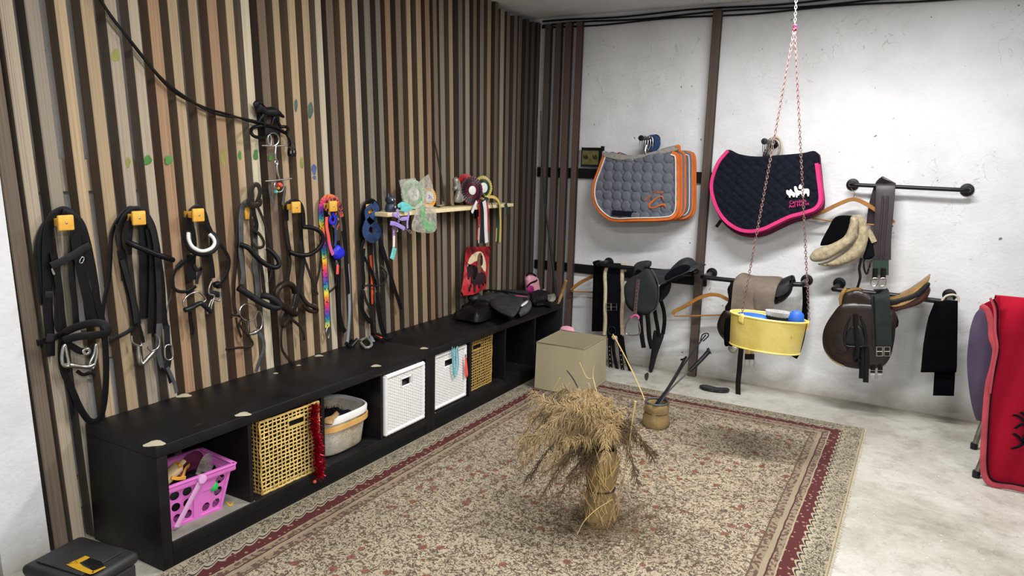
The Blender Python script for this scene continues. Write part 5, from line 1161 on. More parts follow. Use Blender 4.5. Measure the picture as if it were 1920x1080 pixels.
MB().strap(zU.on(B, [(960, 520), (930, 420), (840, 430), (700, 500), (570, 610), (490, 720), (520, 800), (640, 800), (780, 750), (920, 695), (1020, 720), (1040, 790)], -.2255), [.004, .007, .006, .008, .014, .016, .010, .008, .009, .012, .014, .006], .003, (0, -1, 0), sm=4).obj('emblem', 'orange_trim', gp, label='orange swoosh emblem')
def txt(par, z, y, a, b, body, size, mt, name='lettering'):
    A_ = B(*z.p(a), y); B_ = B(*z.p(b), y); e = (B_-A_).normalized(); up = Vector((0, -1, 0)).cross(e) ; up = Vector((-e.z, 0, e.x)); T = T3((A_+B_)/2, e, up, (0, -1, 0))
    text_mesh(MB(), body, size, T); mb = MB(); text_mesh(mb, body, size, T); mb.obj(name, mt, par, smooth=False)
txt(gp, zU, -.2255, (350, 600), (600, 400), 'PETRA', .020, 'orange_trim'); txt(gp, zU, -.2255, (640, 320), (970, 310), 'TURKER', .019, 'orange_trim')
txt(gp, zU, -.2255, (540, 930), (880, 930), '- - - - -', .012, 'pink_trim')
MB().box(B(*zP.p((530, 735)), -.222), B(*zP.p((700, 708)), -.212)).obj('velcro_patch', 'navy', gp, smooth=False)
nout = [(245, 235), (330, 265), (450, 283), (600, 275), (780, 260), (885, 246), (903, 330), (918, 450), (930, 560), (922, 625), (880, 672), (800, 700), (700, 728), (600, 775), (520, 812), (430, 832), (340, 823), (255, 778), (190, 710), (145, 620), (122, 520), (132, 430), (175, 320)]
nidx = [0, 22, 21, 20, 19, 18, 17, 16, 15, 14, 13, 12, 11, 10, 9, 8, 7, 6, 5][:-1]
t2, _ = pad('saddle_pad', [(q[0]+10, q[1]+(34 if q[1] > 400 else 8)) for q in nout], zQ, .125, 'dark_pink', [('dark_pink', .006, .006, nidx, .004)], 'dark magenta saddle pad showing below the navy one', 'pads with pink binding', None)
MB().strap(zQ.on(B, [(200, 745), (180, 775), (165, 792)], -.10), .02, .004, (0, -1, 0)).obj('girth_loop', 'black_leather', t2)
np_, NP = pad('saddle_pad', nout, zQ, .175, 'navy', [('pink_trim', .008, .0105, nidx, .013)], 'navy diamond-quilted saddle pad with pink binding and white horses', 'pads with pink binding', diam)
zV = Z(1460, 335, 18)
for k, pts in enumerate(([(255, 400), (300, 380), (350, 410), (400, 350), (460, 410), (480, 450), (540, 470), (560, 560), (520, 700), (490, 640), (440, 560), (400, 600), (375, 710), (345, 620), (330, 560), (290, 600), (290, 690), (245, 640), (290, 560), (260, 500)],
      [(520, 270), (590, 260), (630, 340), (660, 400), (750, 410), (800, 480), (700, 530), (680, 640), (650, 560), (615, 680), (585, 600), (560, 480), (530, 400)],
      [(670, 330), (690, 220), (740, 165), (790, 260), (860, 340), (960, 335), (1030, 380), (1030, 560), (985, 670), (960, 540), (910, 490), (870, 560), (855, 690), (810, 560), (780, 640), (750, 480), (760, 360), (720, 350)])):
    MB().puff(zV.on(B, pts, -.200), (0, -1, 0), .002, .001, .004, .005, sm=2).obj('white_horse', 'white_plastic', np_)
txt(np_, zV, -.2015, (400, 850), (900, 790), "Carolin's", .026, 'pink_trim'); txt(np_, zV, -.2015, (370, 985), (1010, 880), 'Auf Horse', .026, 'pink_trim')
# small framed picture
zW = Z(1085, 265, 19.636)
pf = thing('framed_picture', B(1108, 312, -.03), 'small dark framed olive picture beside the back wall slats', 'picture')
MB().box(B(1091, 312, -.024), B(1128, 277, -.040), bev=.002).obj('frame', 'blackboard', pf)
MB().box(B(*zW.p((120, 850)), -.043), B(*zW.p((740, 350)), -.0405)).obj('print', 'photo_olive', pf, smooth=False)
for a0 in (170, 510): MB().puff(zW.on(B, [(a0, 480), (a0+60, 560), (a0+110, 480), (a0+190, 600), (a0+120, 660), (a0+20, 640)], -.0435), (0, -1, 0), .0008, 0, .002, .006, sm=2).obj('print_shape', 'photo_dark', pf)
MB().box(B(1128, 283, -.02), B(1132, 274, -.036)).obj('clip', 'blackboard', pf, smooth=False)
# hanging girths on the left
gg = thing('girth', B(1122, 620, -.14), 'black pleated girth hanging left of the fleece-edged one', 'girth', 'girths hanging near the corner')
mb = MB()
for k in range(5): mb.strap(zR.on(B, [(378+13*k, 150), (374+13*k, 260), (370+13*k, 400), (366+13*k, 560)], -.15-.006*(k % 2)), .018, .008, (0, -1, 0))
mb.obj('pleated_band', 'black_cloth', gg); MB().strap(zR.on(B, [(372, 150), (400, 142), (430, 150)], [-.12, -.17, -.15]), .04, .01, (0, -1, 0)).obj('top_fold', 'black_leather', gg)
g2 = thing('girth', B(1152, 720, -.16), 'black girth with cream fleece edges, double buckles and long punched straps', 'girth', 'girths hanging near the corner')
MB().strap(zR.on(B, [(492, 142), (492, 240), (488, 400), (492, 520), (500, 600)], -.175), .105, .010, (0, -1, 0)).obj('band', 'navy_dark', g2)
MB().tube(zR.on(B, [(458, 148), (440, 210), (443, 300), (440, 420), (443, 500), (436, 580)], -.178), .0135, 8, sm=5).obj('fleece_edge', 'cream_fleece', g2)
MB().tube(zR.on(B, [(548, 148), (545, 240), (550, 350), (543, 450), (546, 580)], -.178), .0135, 8, sm=5).obj('fleece_edge', 'cream_fleece', g2)
MB().strap(zR.on(B, [(542, 150), (560, 146), (570, 165), (560, 190)], -.17), .02, .01, (0, -1, 0)).obj('fleece_edge', 'cream_fleece', g2)
for x0 in (460, 495):
    MB().tube(zR.on(B, [(x0-16, 390), (x0+16, 390), (x0+16, 432), (x0-16, 432)], -.190), .0022, 6, True).obj('buckle', 'steel', g2); MB().tube(zR.on(B, [(x0-16, 411), (x0+16, 411)], -.191), .0018, 6).obj('buckle_bar', 'steel', g2)
c_ = B(*zR.p((482, 556)), -.19); MB().tube(ring(c_, (1, 0, 0), (0, 0, 1), .026, .028), .0035, 8, True).obj('ring', 'black_rubber', g2)
for pts in ([(470, 590), (468, 680), (475, 780), (473, 862)], [(488, 590), (492, 680), (505, 750), (517, 802)], [(528, 590), (535, 680), (548, 790), (572, 888)], [(545, 590), (558, 690), (580, 760), (600, 818)]):
    Pp = zR.on(B, pts, -.17); MB().strap(Pp, .024, .003, (0, -1, 0)).obj('billet_strap', 'black_leather', g2)
    if pts[0][0] in (470, 528):
        mb = MB(); 
        for p in catmull(Pp, 4)[3:]: mb.lathe([(.001, 0), (.0035, 0), (.003, .001), (.001, .0015)], T3(p-Vector((0, .002, 0)), (1, 0, 0), (0, 0, 1), (0, -1, 0)), 8)
        mb.obj('punch_holes', 'bone', g2, kind='stuff')
MB().puff(zR.on(B, [(480, 590), (510, 588), (515, 605), (490, 612)], -.19), (0, -1, 0), .01, .01, .01, .006).obj('fleece_end', 'cream_fleece', g2)
# hangers
def hanger(name, z, y, pts, bar, hook, mt, label):
    P = z.on(B, pts, y); t = thing(name, P[len(P)//2], label, 'hanger', 'wooden coat hangers'); 
    MB().strap(P, [.012]+[.022]*(len(P)-2)+[.012], .012, (0, -1, 0), sm=5).obj('shoulder', mt, t)
    MB().tube(z.on(B, bar, y), .0045, 8).obj('trouser_bar', mt, t)
    if hook: MB().tube(z.on(B, hook, y), .0018, 6, sm=5).obj('hook_wire', 'steel', t)
    return t
hanger('coat_hanger', zT, -.09, [(92, 203), (150, 180), (215, 148), (278, 126), (330, 142), (390, 180), (440, 212), (465, 228)], [(100, 210), (280, 232), (458, 244)], [(278, 122), (286, 110), (288, 98), (278, 86), (272, 76)], 'hanger_wood', 'wooden hanger at the upper right behind the sheepskin half pad')
hanger('coat_hanger', zS, -.19, [(78, 372), (82, 352), (150, 318), (230, 270), (300, 246), (360, 248), (410, 270), (450, 300)], [(80, 380), (240, 378), (400, 372)], [(322, 240), (312, 225), (306, 212), (310, 200)], 'hanger_wood', 'wooden hanger left of the suede-covered saddle')
hanger('coat_hanger', zR, -.10, [(232, 306), (250, 290), (300, 255), (360, 226), (420, 205)], [(235, 316), (300, 318), (400, 322)], None, 'hanger_wood', 'wooden hanger behind the pleated black girth')
# ---- saddles
def loft(mb, top, bot, yc, wds, n=14, sq=.55, flat=1.0):
    rows = []
    for a, b, w_ in zip(top, bot, wds):
        row = []
        for k in range(n+1):
            th = PI*k/n; cx = math.cos(th); s_ = math.sin(th)**sq
            row.append(Vector((b.x*(1-s_)+a.x*s_, yc-w_*cx, b.z*(1-s_)+a.z*s_)))
        rows.append(row)
    mb.shell(rows, .006); return mb
def cat2(P, n): return catmull(P, n)
def seat(mb, z, top, bot, y, wds, k=5, sq=.55):
    yt, yb = y, y-.0
    T_ = catmull(z.on(B, top, y), k); Bt = catmull([B(*z.p(q), y-w_) for q, w_ in zip(bot, wds)], k); W_ = np.interp(np.linspace(0, len(wds)-1, len(T_)), range(len(wds)), wds)
    return loft(mb, T_, Bt, y, W_, sq=sq)
# black synthetic saddle
s1 = thing('saddle', B(1225, 600, -.22), 'black synthetic saddle with a raised cantle and pink-topped stirrup', 'saddle', 'saddles on the back wall')
MB().puff(zR.on(B, [(565, 270), (556, 310), (562, 370), (590, 420), (640, 448), (700, 456), (750, 425), (770, 360), (765, 290), (735, 215), (715, 178), (690, 176), (650, 205), (600, 230)], -.315), (0, -1, 0), .012, .012, .03, .010, bend=lambda u, v: .02*math.sin(6*v)).obj('flap', 'black_synthetic', s1)
MB().tube(zR.on(B, [(725, 178), (755, 230), (770, 300), (766, 380), (750, 425), (720, 448)], -.328), .003, 6, sm=5).obj('flap_piping', 'grey_leather', s1)
mb = MB(); seat(mb, zR, [(640, 180), (700, 176), (780, 180), (850, 178), (905, 160), (960, 140), (1010, 150), (1045, 150)], [(640, 235), (700, 220), (770, 262), (830, 250), (870, 228), (930, 205), (990, 180), (1045, 156)], -.20, [.05, .09, .115, .12, .12, .12, .10, .03]); mb.obj('seat', 'black_synthetic', s1)
MB().puff(zR.on(B, [(798, 246), (820, 205), (850, 168), (900, 122), (950, 106), (980, 125), (995, 152), (965, 190), (890, 222), (830, 246)], -.22), (0, -1, 0), .095, .10, .05, .009).obj('cantle', 'black_synthetic', s1)
MB().puff(zR.on(B, [(805, 238), (820, 205), (870, 170), (930, 150), (965, 165), (930, 200), (870, 225), (830, 245)], -.318), (0, -1, 0), .008, .008, .012, .008).obj('cantle_panel', 'navy_dark', s1)
MB().puff(zR.on(B, [(614, 190), (620, 155), (650, 133), (715, 127), (716, 168), (690, 178), (680, 205), (660, 236), (628, 246), (612, 215)], -.27), (0, -1, 0), .025, .06, .03, .008).obj('pommel', 'black_synthetic', s1)
MB().puff(zR.on(B, [(622, 205), (640, 180), (670, 195), (662, 228), (632, 240)], -.297), (0, -1, 0), .004, .004, .01, .006).obj('pommel_arch', 'black_cloth', s1)
MB().puff(zR.on(B, [(770, 300), (790, 270), (845, 262), (835, 320), (805, 360), (775, 380)], -.17), (0, -1, 0), .03, .03, .03, .010).obj('rear_panel', 'black_worn', s1)
MB().puff(zR.on(B, [(570, 290), (610, 250), (720, 190), (770, 300), (765, 400), (700, 460), (610, 440), (565, 380)], -.10), (0, -1, 0), .012, .012, .03, .014).obj('far_flap', 'black_worn', s1)
st = MB().strap(zR.on(B, [(645, 240), (638, 300), (630, 380), (625, 455)], -.335), .022, .003, (0, -1, 0)).obj('stirrup_leather', 'rust_strap', s1)
mb = MB()
for p in catmull(zR.on(B, [(642, 262), (636, 320), (629, 390), (626, 430)], -.338), 3): mb.lathe([(.001, 0), (.003, 0), (.001, .001)], T3(p, (1, 0, 0), (0, 0, 1), (0, -1, 0)), 8)
mb.obj('punch_holes', 'black_leather', s1, kind='stuff')
MB().tube(zR.on(B, [(600, 478), (622, 462), (645, 470), (644, 484)], -.335), .007, 8, sm=4).obj('stirrup_top', 'hot_pink', s1)
MB().tube(zR.on(B, [(592, 482), (572, 515), (563, 550), (572, 578), (610, 586), (650, 578), (655, 540), (645, 490)], -.335), .0045, 8, sm=4).obj('stirrup_iron', 'steel', s1)
for pts in ([(658, 455), (660, 530), (668, 600), (678, 662)], [(700, 452), (706, 520), (712, 600), (728, 668)]): MB().strap(zR.on(B, pts, -.30), .030, .004, (0, -1, 0)).obj('billet_strap', 'black_leather', s1)
for pts in ([(782, 370), (800, 430), (805, 500), (795, 578)], [(745, 430), (752, 480), (760, 520), (770, 590)]): MB().strap(zR.on(B, pts, -.14), .026, .004, (0, -1, 0)).obj('rear_strap', 'black_leather', s1)
MB().puff(zR.on(B, [(738, 560), (770, 572), (802, 582), (785, 640), (760, 710), (738, 790), (724, 812), (708, 795), (722, 700)], -.13), (0, -1, 0), .008, .008, .015, .012).obj('girth_guard', 'black_worn', s1)
# suede covered saddle
s2 = thing('saddle', B(1420, 640, -.22), 'black jumping saddle partly covered by a grey-brown suede cloth behind the yellow tub', 'saddle', 'saddles on the back wall')
MB().puff(zS.on(B, [(418, 210), (440, 178), (478, 170), (490, 200), (480, 280), (462, 350), (440, 420), (415, 400), (402, 330), (425, 280)], -.28), (0, -1, 0), .02, .05, .02, .010).obj('pommel', 'black_leather', s2)
MB().puff(zS.on(B, [(400, 345), (370, 385), (354, 440), (368, 490), (395, 520), (430, 540), (480, 520), (480, 380), (440, 350)], -.30), (0, -1, 0), .012, .012, .03, .012, bend=lambda u, v: .02*math.sin(6*v)).obj('flap', 'brown_leather', s2)
MB().tube(zS.on(B, [(400, 345), (372, 388), (356, 440), (370, 492), (400, 528)], -.316), .0035, 6, sm=4).obj('flap_edge', 'black_leather', s2)
MB().puff(zS.on(B, [(404, 410), (440, 400), (450, 560), (430, 568), (398, 558)], -.325), (0, -1, 0), .01, .01, .012, .010).obj('knee_block', 'black_cloth', s2)
mb = MB(); seat(mb, zS, [(440, 165), (520, 135), (620, 150), (700, 160), (760, 145), (825, 122), (836, 150)], [(430, 260), (520, 240), (620, 250), (700, 262), (760, 250), (810, 215), (836, 165)], -.20, [.05, .10, .12, .125, .12, .10, .04]); mb.obj('seat', 'black_worn', s2)
MB().puff(zS.on(B, [(715, 300), (712, 200), (740, 168), (790, 145), (828, 125), (834, 170), (825, 225), (790, 272), (750, 298)], -.24), (0, -1, 0), .035, .05, .035, .010, disp=lambda u, v: .004*math.sin(160*(u*.6+v))).obj('rear_panel', 'black_leather', s2)
MB().puff(zS.on(B, [(722, 225), (750, 205), (800, 165), (828, 150), (800, 195), (760, 235), (730, 255)], -.285), (0, -1, 0), .006, .006, .01, .008).obj('panel_inset', 'suede', s2)
mb = MB(); P = catmull(zS.on(B, [(490, 130), (520, 112), (590, 130), (740, 136), (762, 152)], -.20), 5)
Bq = catmull([B(*zS.p(q), -.335) for q in [(440, 345), (480, 350), (560, 352), (640, 352), (705, 340)]], 5)
rows = []
for a, b in zip(P, Bq):
    mid = Vector((a.x*.55+b.x*.45, -.325, a.z*.72+b.z*.28)); up = Vector((a.x*.9+b.x*.1, -.27, a.z+.0)); up.z = a.z*.97+b.z*.03
    rows.append(catmull([Vector((a.x, -.16, a.z-.01)), a, up, mid, b], 4))
mb.shell(rows, .006); mb.obj('suede_cloth', 'suede', s2)
MB().puff(zS.on(B, [(590, 230), (660, 200), (708, 215), (712, 260), (702, 345), (600, 350), (580, 300)], -.338), (0, -1, 0), .012, .006, .03, .012).obj('flap_lining', 'suede', s2, label='lighter suede flap')
MB().strap(zS.on(B, [(508, 560), (500, 640), (494, 720), (486, 800), (486, 880), (488, 935), (478, 962), (440, 962)], [-.30, -.30, -.30, -.28, -.26, -.25, -.25, -.25]), .030, .004, (0, -1, 0)).obj('stirrup_leather', 'black_leather', s2)
for x0 in (545, 575):
    MB().strap(zS.on(B, [(x0, 560), (x0-1, 640)], -.27), .022, .004, (0, -1, 0), sm=0).obj('billet_strap', 'hanger_pale', s2); MB().strap(zS.on(B, [(x0-1, 620), (x0-2, 655)], -.28), .028, .005, (0, -1, 0), sm=0).obj('keeper', 'black_leather', s2)
    MB().tube(zS.on(B, [(x0-15, 655), (x0+13, 655), (x0+11, 700), (x0-15, 700)], -.28), .003, 6, True).obj('buckle', 'pewter', s2); MB().tube(zS.on(B, [(x0-15, 677), (x0+12, 677)], -.28), .002, 6).obj('buckle_bar', 'steel', s2)
MB().puff(zS.on(B, [(425, 570), (480, 568), (485, 595), (465, 615), (430, 605)], -.28), (0, -1, 0), .014, .014, .015, .007).obj('stirrup_bar', 'pewter', s2)
MB().strap(zS.on(B, [(912, 195), (914, 300), (900, 430), (885, 520), (862, 600), (840, 642)], -.10), .036, .006, (0, -1, 0)).obj('girth_strap', 'black_cloth', label='black strap hanging from the rack to the right of the yellow tub', cat='strap')
# brown saddle
s3 = thing('saddle', B(1620, 690, -.22), 'glossy dark brown leather saddle with a tan seat', 'saddle', 'saddles on the back wall')
MB().puff(zT.on(B, [(232, 585), (195, 625), (160, 680), (147, 735), (156, 790), (190, 835), (240, 862), (310, 876), (400, 870), (440, 830), (460, 760), (468, 690), (468, 622), (400, 590), (300, 580)], -.325), (0, -1, 0), .016, .012, .04, .010, bend=lambda u, v: .025*math.sin(5*v+.4)-.01*math.sin(9*u)).obj('flap', 'saddle_dark', s3)
MB().tube(zT.on(B, [(205, 615), (165, 675), (149, 735), (157, 790), (190, 834), (240, 861)], -.330), .004, 6, sm=5).obj('flap_edge', 'brown_tan', s3)
MB().puff(zT.on(B, [(210, 640), (190, 690), (185, 760), (215, 800), (260, 790), (240, 720), (232, 660)], -.350), (0, -1, 0), .010, .004, .03, .010).obj('knee_roll', 'saddle_dark', s3)
MB().puff(zT.on(B, [(240, 545), (262, 532), (300, 524), (345, 540), (375, 560), (378, 600), (350, 620), (300, 628), (250, 622), (228, 600)], -.335), (0, -1, 0), .016, .02, .03, .009).obj('skirt', 'saddle_dark', s3)
mb = MB(); seat(mb, zT, [(250, 520), (300, 517), (365, 545), (440, 552), (500, 536), (560, 500), (600, 470), (618, 455)], [(240, 560), (300, 545), (365, 580), (440, 598), (500, 592), (560, 560), (600, 515), (620, 470)], -.20, [.04, .07, .10, .125, .135, .13, .11, .03]); mb.obj('seat', 'brown_tan', s3)
MB().puff(zT.on(B, [(440, 572), (500, 568), (560, 545), (605, 505), (622, 525), (605, 562), (570, 590), (500, 612), (445, 622)], -.30), (0, -1, 0), .018, .06, .02, .009).obj('rear_panel', 'saddle_panel', s3)
MB().puff(zT.on(B, [(432, 572), (480, 562), (550, 538), (605, 492), (618, 508), (560, 560), (490, 585), (436, 592)], -.328), (0, -1, 0), .006, .006, .008, .007).obj('seat_welt', 'black_worn', s3)
MB().tube(zT.on(B, [(232, 600), (228, 565), (238, 535), (250, 518)], -.27), [.010, .012, .012, .008], 8, sm=4).obj('pommel_edge', 'brown_tan', s3)
MB().puff(zT.on(B, [(220, 560), (250, 600), (240, 700), (460, 700), (465, 620), (380, 560)], -.10), (0, -1, 0), .014, .014, .03, .016).obj('far_flap', 'saddle_dark', s3)
MB().puff(zT.on(B, [(255, 700), (275, 680), (315, 680), (335, 720), (335, 770), (250, 768), (242, 735)], -.350), (0, -1, 0), .018, .012, .015, .008).obj('stirrup_bundle', 'black_rubber', s3)
MB().tube(zT.on(B, [(270, 640), (248, 700), (245, 765), (290, 775), (335, 765), (332, 700), (312, 640)], -.362), .006, 8, sm=4).obj('stirrup_iron', 'black_rubber', s3)
MB().strap(zT.on(B, [(292, 632), (292, 690), (298, 760), (300, 800), (292, 835), (310, 830)], -.368), .024, .005, (0, -1, 0)).obj('stirrup_leather', 'black_leather', s3)
for x0, b in ((320, 915), (338, 932)): MB().strap(zT.on(B, [(x0, 780), (x0, 860), (x0-2, b)], -.345), .028, .005, (0, -1, 0)).obj('billet_strap', 'black_leather', s3)
for x0 in (368, 400):
    MB().strap(zT.on(B, [(x0, 860), (x0, 890)], -.33), .024, .005, (0, -1, 0), sm=0).obj('keeper', 'black_leather', s3); MB().tube(zT.on(B, [(x0-13, 880), (x0+11, 880), (x0+11, 916), (x0-13, 916)], -.335), .0025, 6, True).obj('buckle', 'pewter', s3); MB().tube(zT.on(B, [(x0-13, 898), (x0+11, 898)], -.335), .002, 6).obj('buckle_bar', 'bone', s3)
g4 = thing('girth', B(1660, 650, -.37), 'dark green elastic girth laid over the brown saddle', 'girth')
MB().strap([B(*zT.p((400, 545)), -.20), B(*zT.p((400, 540)), -.30), B(*zT.p((401, 555)), -.352), B(*zT.p((405, 640)), -.362), B(*zT.p((410, 770)), -.365)], [.085, .088, .088, .086, .092], .006, (0, -1, .2)).obj('band', 'grey_elastic', g4)
MB().strap(zT.on(B, [(371, 552), (375, 660), (380, 768)], -.369), .008, .004, (0, -1, 0)).obj('edge', 'black_leather', g4)
for x0 in (398, 431):
    MB().tube(zT.on(B, [(x0-14, 776), (x0+12, 776), (x0+12, 816), (x0-14, 816)], -.37), .0025, 6, True).obj('buckle', 'pewter', g4); MB().tube(zT.on(B, [(x0-14, 796), (x0+12, 796)], -.37), .002, 6).obj('buckle_bar', 'pewter', g4)
# sheepskin half pad
hpd = thing('half_pad', B(1570, 500, -.14), 'beige sheepskin half pad with a black top hanging from the wooden hanger', 'saddle pad')
MB().puff(zT.on(B, [(205, 203), (275, 198), (320, 210), (300, 260), (240, 310), (150, 330), (138, 318), (170, 255)], -.15), (0, -1, 0), .012, .012, .025, .009).obj('cloth_top', 'black_cloth', hpd)
MB().puff(zT.on(B, [(292, 200), (325, 204), (346, 255), (342, 325), (305, 385), (205, 421), (125, 412), (180, 395), (260, 345), (300, 280)], -.15), (0, -1, 0), .022, .02, .035, .009, disp=lambda u, v: .003*math.sin(90*u)*math.sin(80*v)).obj('fleece_rear', 'sheepskin', hpd)
MB().puff(zT.on(B, [(272, 202), (298, 206), (304, 250), (285, 310), (230, 355), (160, 395), (105, 400), (90, 378), (118, 345), (185, 322), (240, 290), (262, 245)], -.175), (0, -1, 0), .026, .02, .030, .009, disp=lambda u, v: .003*math.sin(90*u)*math.sin(80*v)).obj('fleece_front', 'sheepskin', hpd)
MB().puff(zT.on(B, [(345, 265), (362, 300), (376, 345), (374, 382), (325, 388), (340, 330)], -.12), (0, -1, 0), .012, .012, .02, .009).obj('far_side', 'navy_dark', hpd)
MB().strap(zT.on(B, [(345, 262), (362, 290), (374, 315)], -.13), .03, .016, (0, -1, 0)).obj('far_fleece', 'sheepskin', hpd)
MB().strap(zT.on(B, [(318, 385), (308, 430), (312, 470), (300, 515)], -.13), .014, .004, (0, -1, 0)).obj('hanging_strap', 'black_leather', hpd)
MB().strap(zT.on(B, [(330, 390), (328, 425), (340, 455), (350, 430), (362, 395)], -.13), .010, .004, (0, -1, 0)).obj('loop_strap', 'black_leather', hpd)
MB().tube(zT.on(B, [(332, 400), (360, 400), (358, 430), (334, 428)], -.135), .002, 6, True).obj('buckle', 'steel', hpd)
# leather girth on the rail
g5 = thing('girth', B(1655, 520, -.12), 'dark brown leather girth with green elastic ends folded over the straight rail', 'girth')
yr = -.075
MB().strap([B(*zT.p((378, 240)), -.05), B(*zT.p((388, 160)), -.052), B(*zT.p((410, 80)), -.058), B(*zT.p((425, 60)), -.075), B(*zT.p((424, 75)), -.10), B(*zT.p((418, 180)), -.115), B(*zT.p((408, 300)), -.12), B(*zT.p((404, 392)), -.12)], [.09, .09, .09, .095, .095, .09, .09, .098], .008, (0, -1, .05)).obj('band', 'maroon_leather', g5)
for dx in (-9, 11): MB().strap(zT.on(B, [(421+dx, 110), (416+dx, 200), (407+dx, 300), (403+dx, 385)], -.127), .010, .006, (0, -1, 0)).obj('stitched_ridge', 'maroon_leather', g5)
for dx in (-17, 17): MB().strap(zT.on(B, [(403+dx, 392), (402+dx, 460)], -.12), .040, .004, (0, -1, 0), sm=0).obj('elastic', 'elastic', g5)
for x0 in (378, 414):
    MB().strap(zT.on(B, [(x0, 430), (x0-2, 478)], -.127), .026, .005, (0, -1, 0), sm=0).obj('keeper', 'black_leather', g5); MB().tube(zT.on(B, [(x0-18, 478), (x0+10, 474), (x0+10, 502), (x0-16, 506)], -.13), .003, 6, True, sm=2).obj('buckle', 'steel', g5)
# black cloth on the right
bc = thing('black_fleece', B(1765, 740, -.22), 'black fleece bandage cloth hanging in two layers from the rack beside the chair', 'cloth')
MB().puff(zT.on(B, [(638, 580), (690, 570), (742, 572), (741, 700), (738, 860), (735, 888), (578, 888), (590, 760), (602, 690), (612, 645)], -.235), (0, -1, 0), .010, .012, .02, .012, disp=lambda u, v: .003*math.sin(70*u+8*v), sm=0).obj('front_layer', 'black_cloth', bc)
MB().puff(zT.on(B, [(645, 700), (735, 700), (732, 860), (725, 992), (632, 990), (640, 860)], -.205), (0, -1, 0), .008, .012, .02, .014, sm=0).obj('rear_layer', 'black_cloth', bc)
MB().tube(zT.on(B, [(672, 572), (690, 552), (720, 546), (742, 556), (744, 580)], -.23), .006, 8, sm=4).obj('cloth_clip', 'bone', bc)
# yellow tub
tbp = Vector((1.846, -1.15, .52)); yt = thing('hanging_tub', tbp, 'yellow enamel tub of brushes hanging from two chains', 'tub')
# axes: tub tips down to the viewer's right
pl_, pr_ = B(1371, 583, -1.15), B(1514, 605, -1.15)
bl_, br_ = B(1371, 641, -1.15), B(1492, 662, -1.15)
ex = (pr_-pl_); rt = ex.length/2; ex.normalize(); ey = Vector((0, 1, -.07)); ey = (ey-ex*ey.dot(ex)).normalized(); ez = ex.cross(ey)
ctop = (pl_+pr_)/2; hh = (pl_-bl_).length; Tt = T3(ctop, ex, ey, ez)
prof = [(.001, -hh), (rt*.90, -hh), (rt*.92, -hh+.004), (rt*.985, -.01), (rt*1.0, 0), (rt*.97, .0), (rt*.955, -.01), (rt*.89, -hh+.008), (.001, -hh+.008)]
MB().lathe(prof, Tt, 44, sy=.80).obj('tub_body', 'yellow_enamel', yt)
MB().tube([Tt @ Vector((rt*1.0*math.cos(a), rt*.80*math.sin(a), 0)) for a in [2*PI*i/44 for i in range(44)]], .0055, 8, True).obj('rim', 'yellow_enamel', yt)
MB().tube([Tt @ Vector((rt*.915*math.cos(a), rt*.735*math.sin(a), -hh+.003)) for a in [2*PI*i/44 for i in range(44)]], .004, 8, True).obj('bottom_bead', 'yellow_enamel', yt)
aL = math.radians(236)
for a in (aL, 0.02):
    T2 = Tt @ Matrix.Rotation(a, 4, 'Z') if False else None
    p = Tt @ Vector((rt*1.02*math.cos(a), rt*.82*math.sin(a), -.012)); nn = (Tt.to_3x3() @ Vector((math.cos(a), math.sin(a), 0))).normalized(); sdv = ez.cross(nn).normalized()
    MB().puff([p+sdv*x+ez*z_ for x, z_ in ((-.016, -.022), (.016, -.022), (.016, .012), (.008, .024), (-.008, .024), (-.016, .012))], nn, .005, .004, .006, .006, sm=0).obj('handle_plate', 'yellow_enamel', yt)
def chain(P, name, label, link=.016, r=.0017, w_=.0048):
    P = [Vector(p) for p in P]; mb = MB(); tot = sum((b-a).length for a, b in zip(P, P[1:])); n = int(tot/(link*.78)); dense = catmull(P, 30) if len(P) > 2 else [P[0].lerp(P[1], i/200) for i in range(201)]
    cum = [0]
    for a, b in zip(dense, dense[1:]): cum.append(cum[-1]+(b-a).length)
    for i in range(n):
        s_ = cum[-1]*(i+.5)/n; j = min(len(dense)-2, int(np.searchsorted(cum, s_))-1); j = max(j, 0); c = dense[j].lerp(dense[j+1], (s_-cum[j])/max(1e-9, cum[j+1]-cum[j])); d = (dense[j+1]-dense[j]).normalized()
        x = Vector((0, 1, 0)).cross(d).normalized(); y_ = d.cross(x); ax = x if i % 2 else y_
        mb.tube(ring(c, d, ax, link/2, w_, 8), r, 5, True)
    return mb
M['chain'] = simple('chain', '#8a6a66', .5, .5, var=.3, bstr=0)
knot = B(1490, 52, -1.15); pL = Tt @ Vector((rt*1.02*math.cos(aL), rt*.82*math.sin(aL), .012)); pR = Tt @ Vector((rt*1.03, 0, .012))
hookp = B(1494, -60, -1.15); hookp.z = CEIL
ch = chain([knot, knot.lerp(pL, .5), pL], '', ''); ch.obj('chain', 'chain', label='pinkish steel chain running down to the near side of the yellow tub', cat='chain', group='chains holding the yellow tub')
chain([knot, knot.lerp(pR, .5), pR], '', '').obj('chain', 'chain', label='pinkish steel chain running down to the right side of the yellow tub', cat='chain', group='chains holding the yellow tub')
cu_ = thing('chain_hanger', knot, 'dark upper chain and knot that hold the two tub chains under the ceiling', 'chain')
chain([hookp, knot], '', '').obj('upper_chain', 'pewter', cu_)
MB().tube([knot+Vector((.008*math.cos(t_*2.1), .008*math.sin(t_*2.9), .010*math.sin(t_*1.7))) for t_ in range(14)], .0035, 6, sm=3).obj('knot', 'dark_pink', cu_)
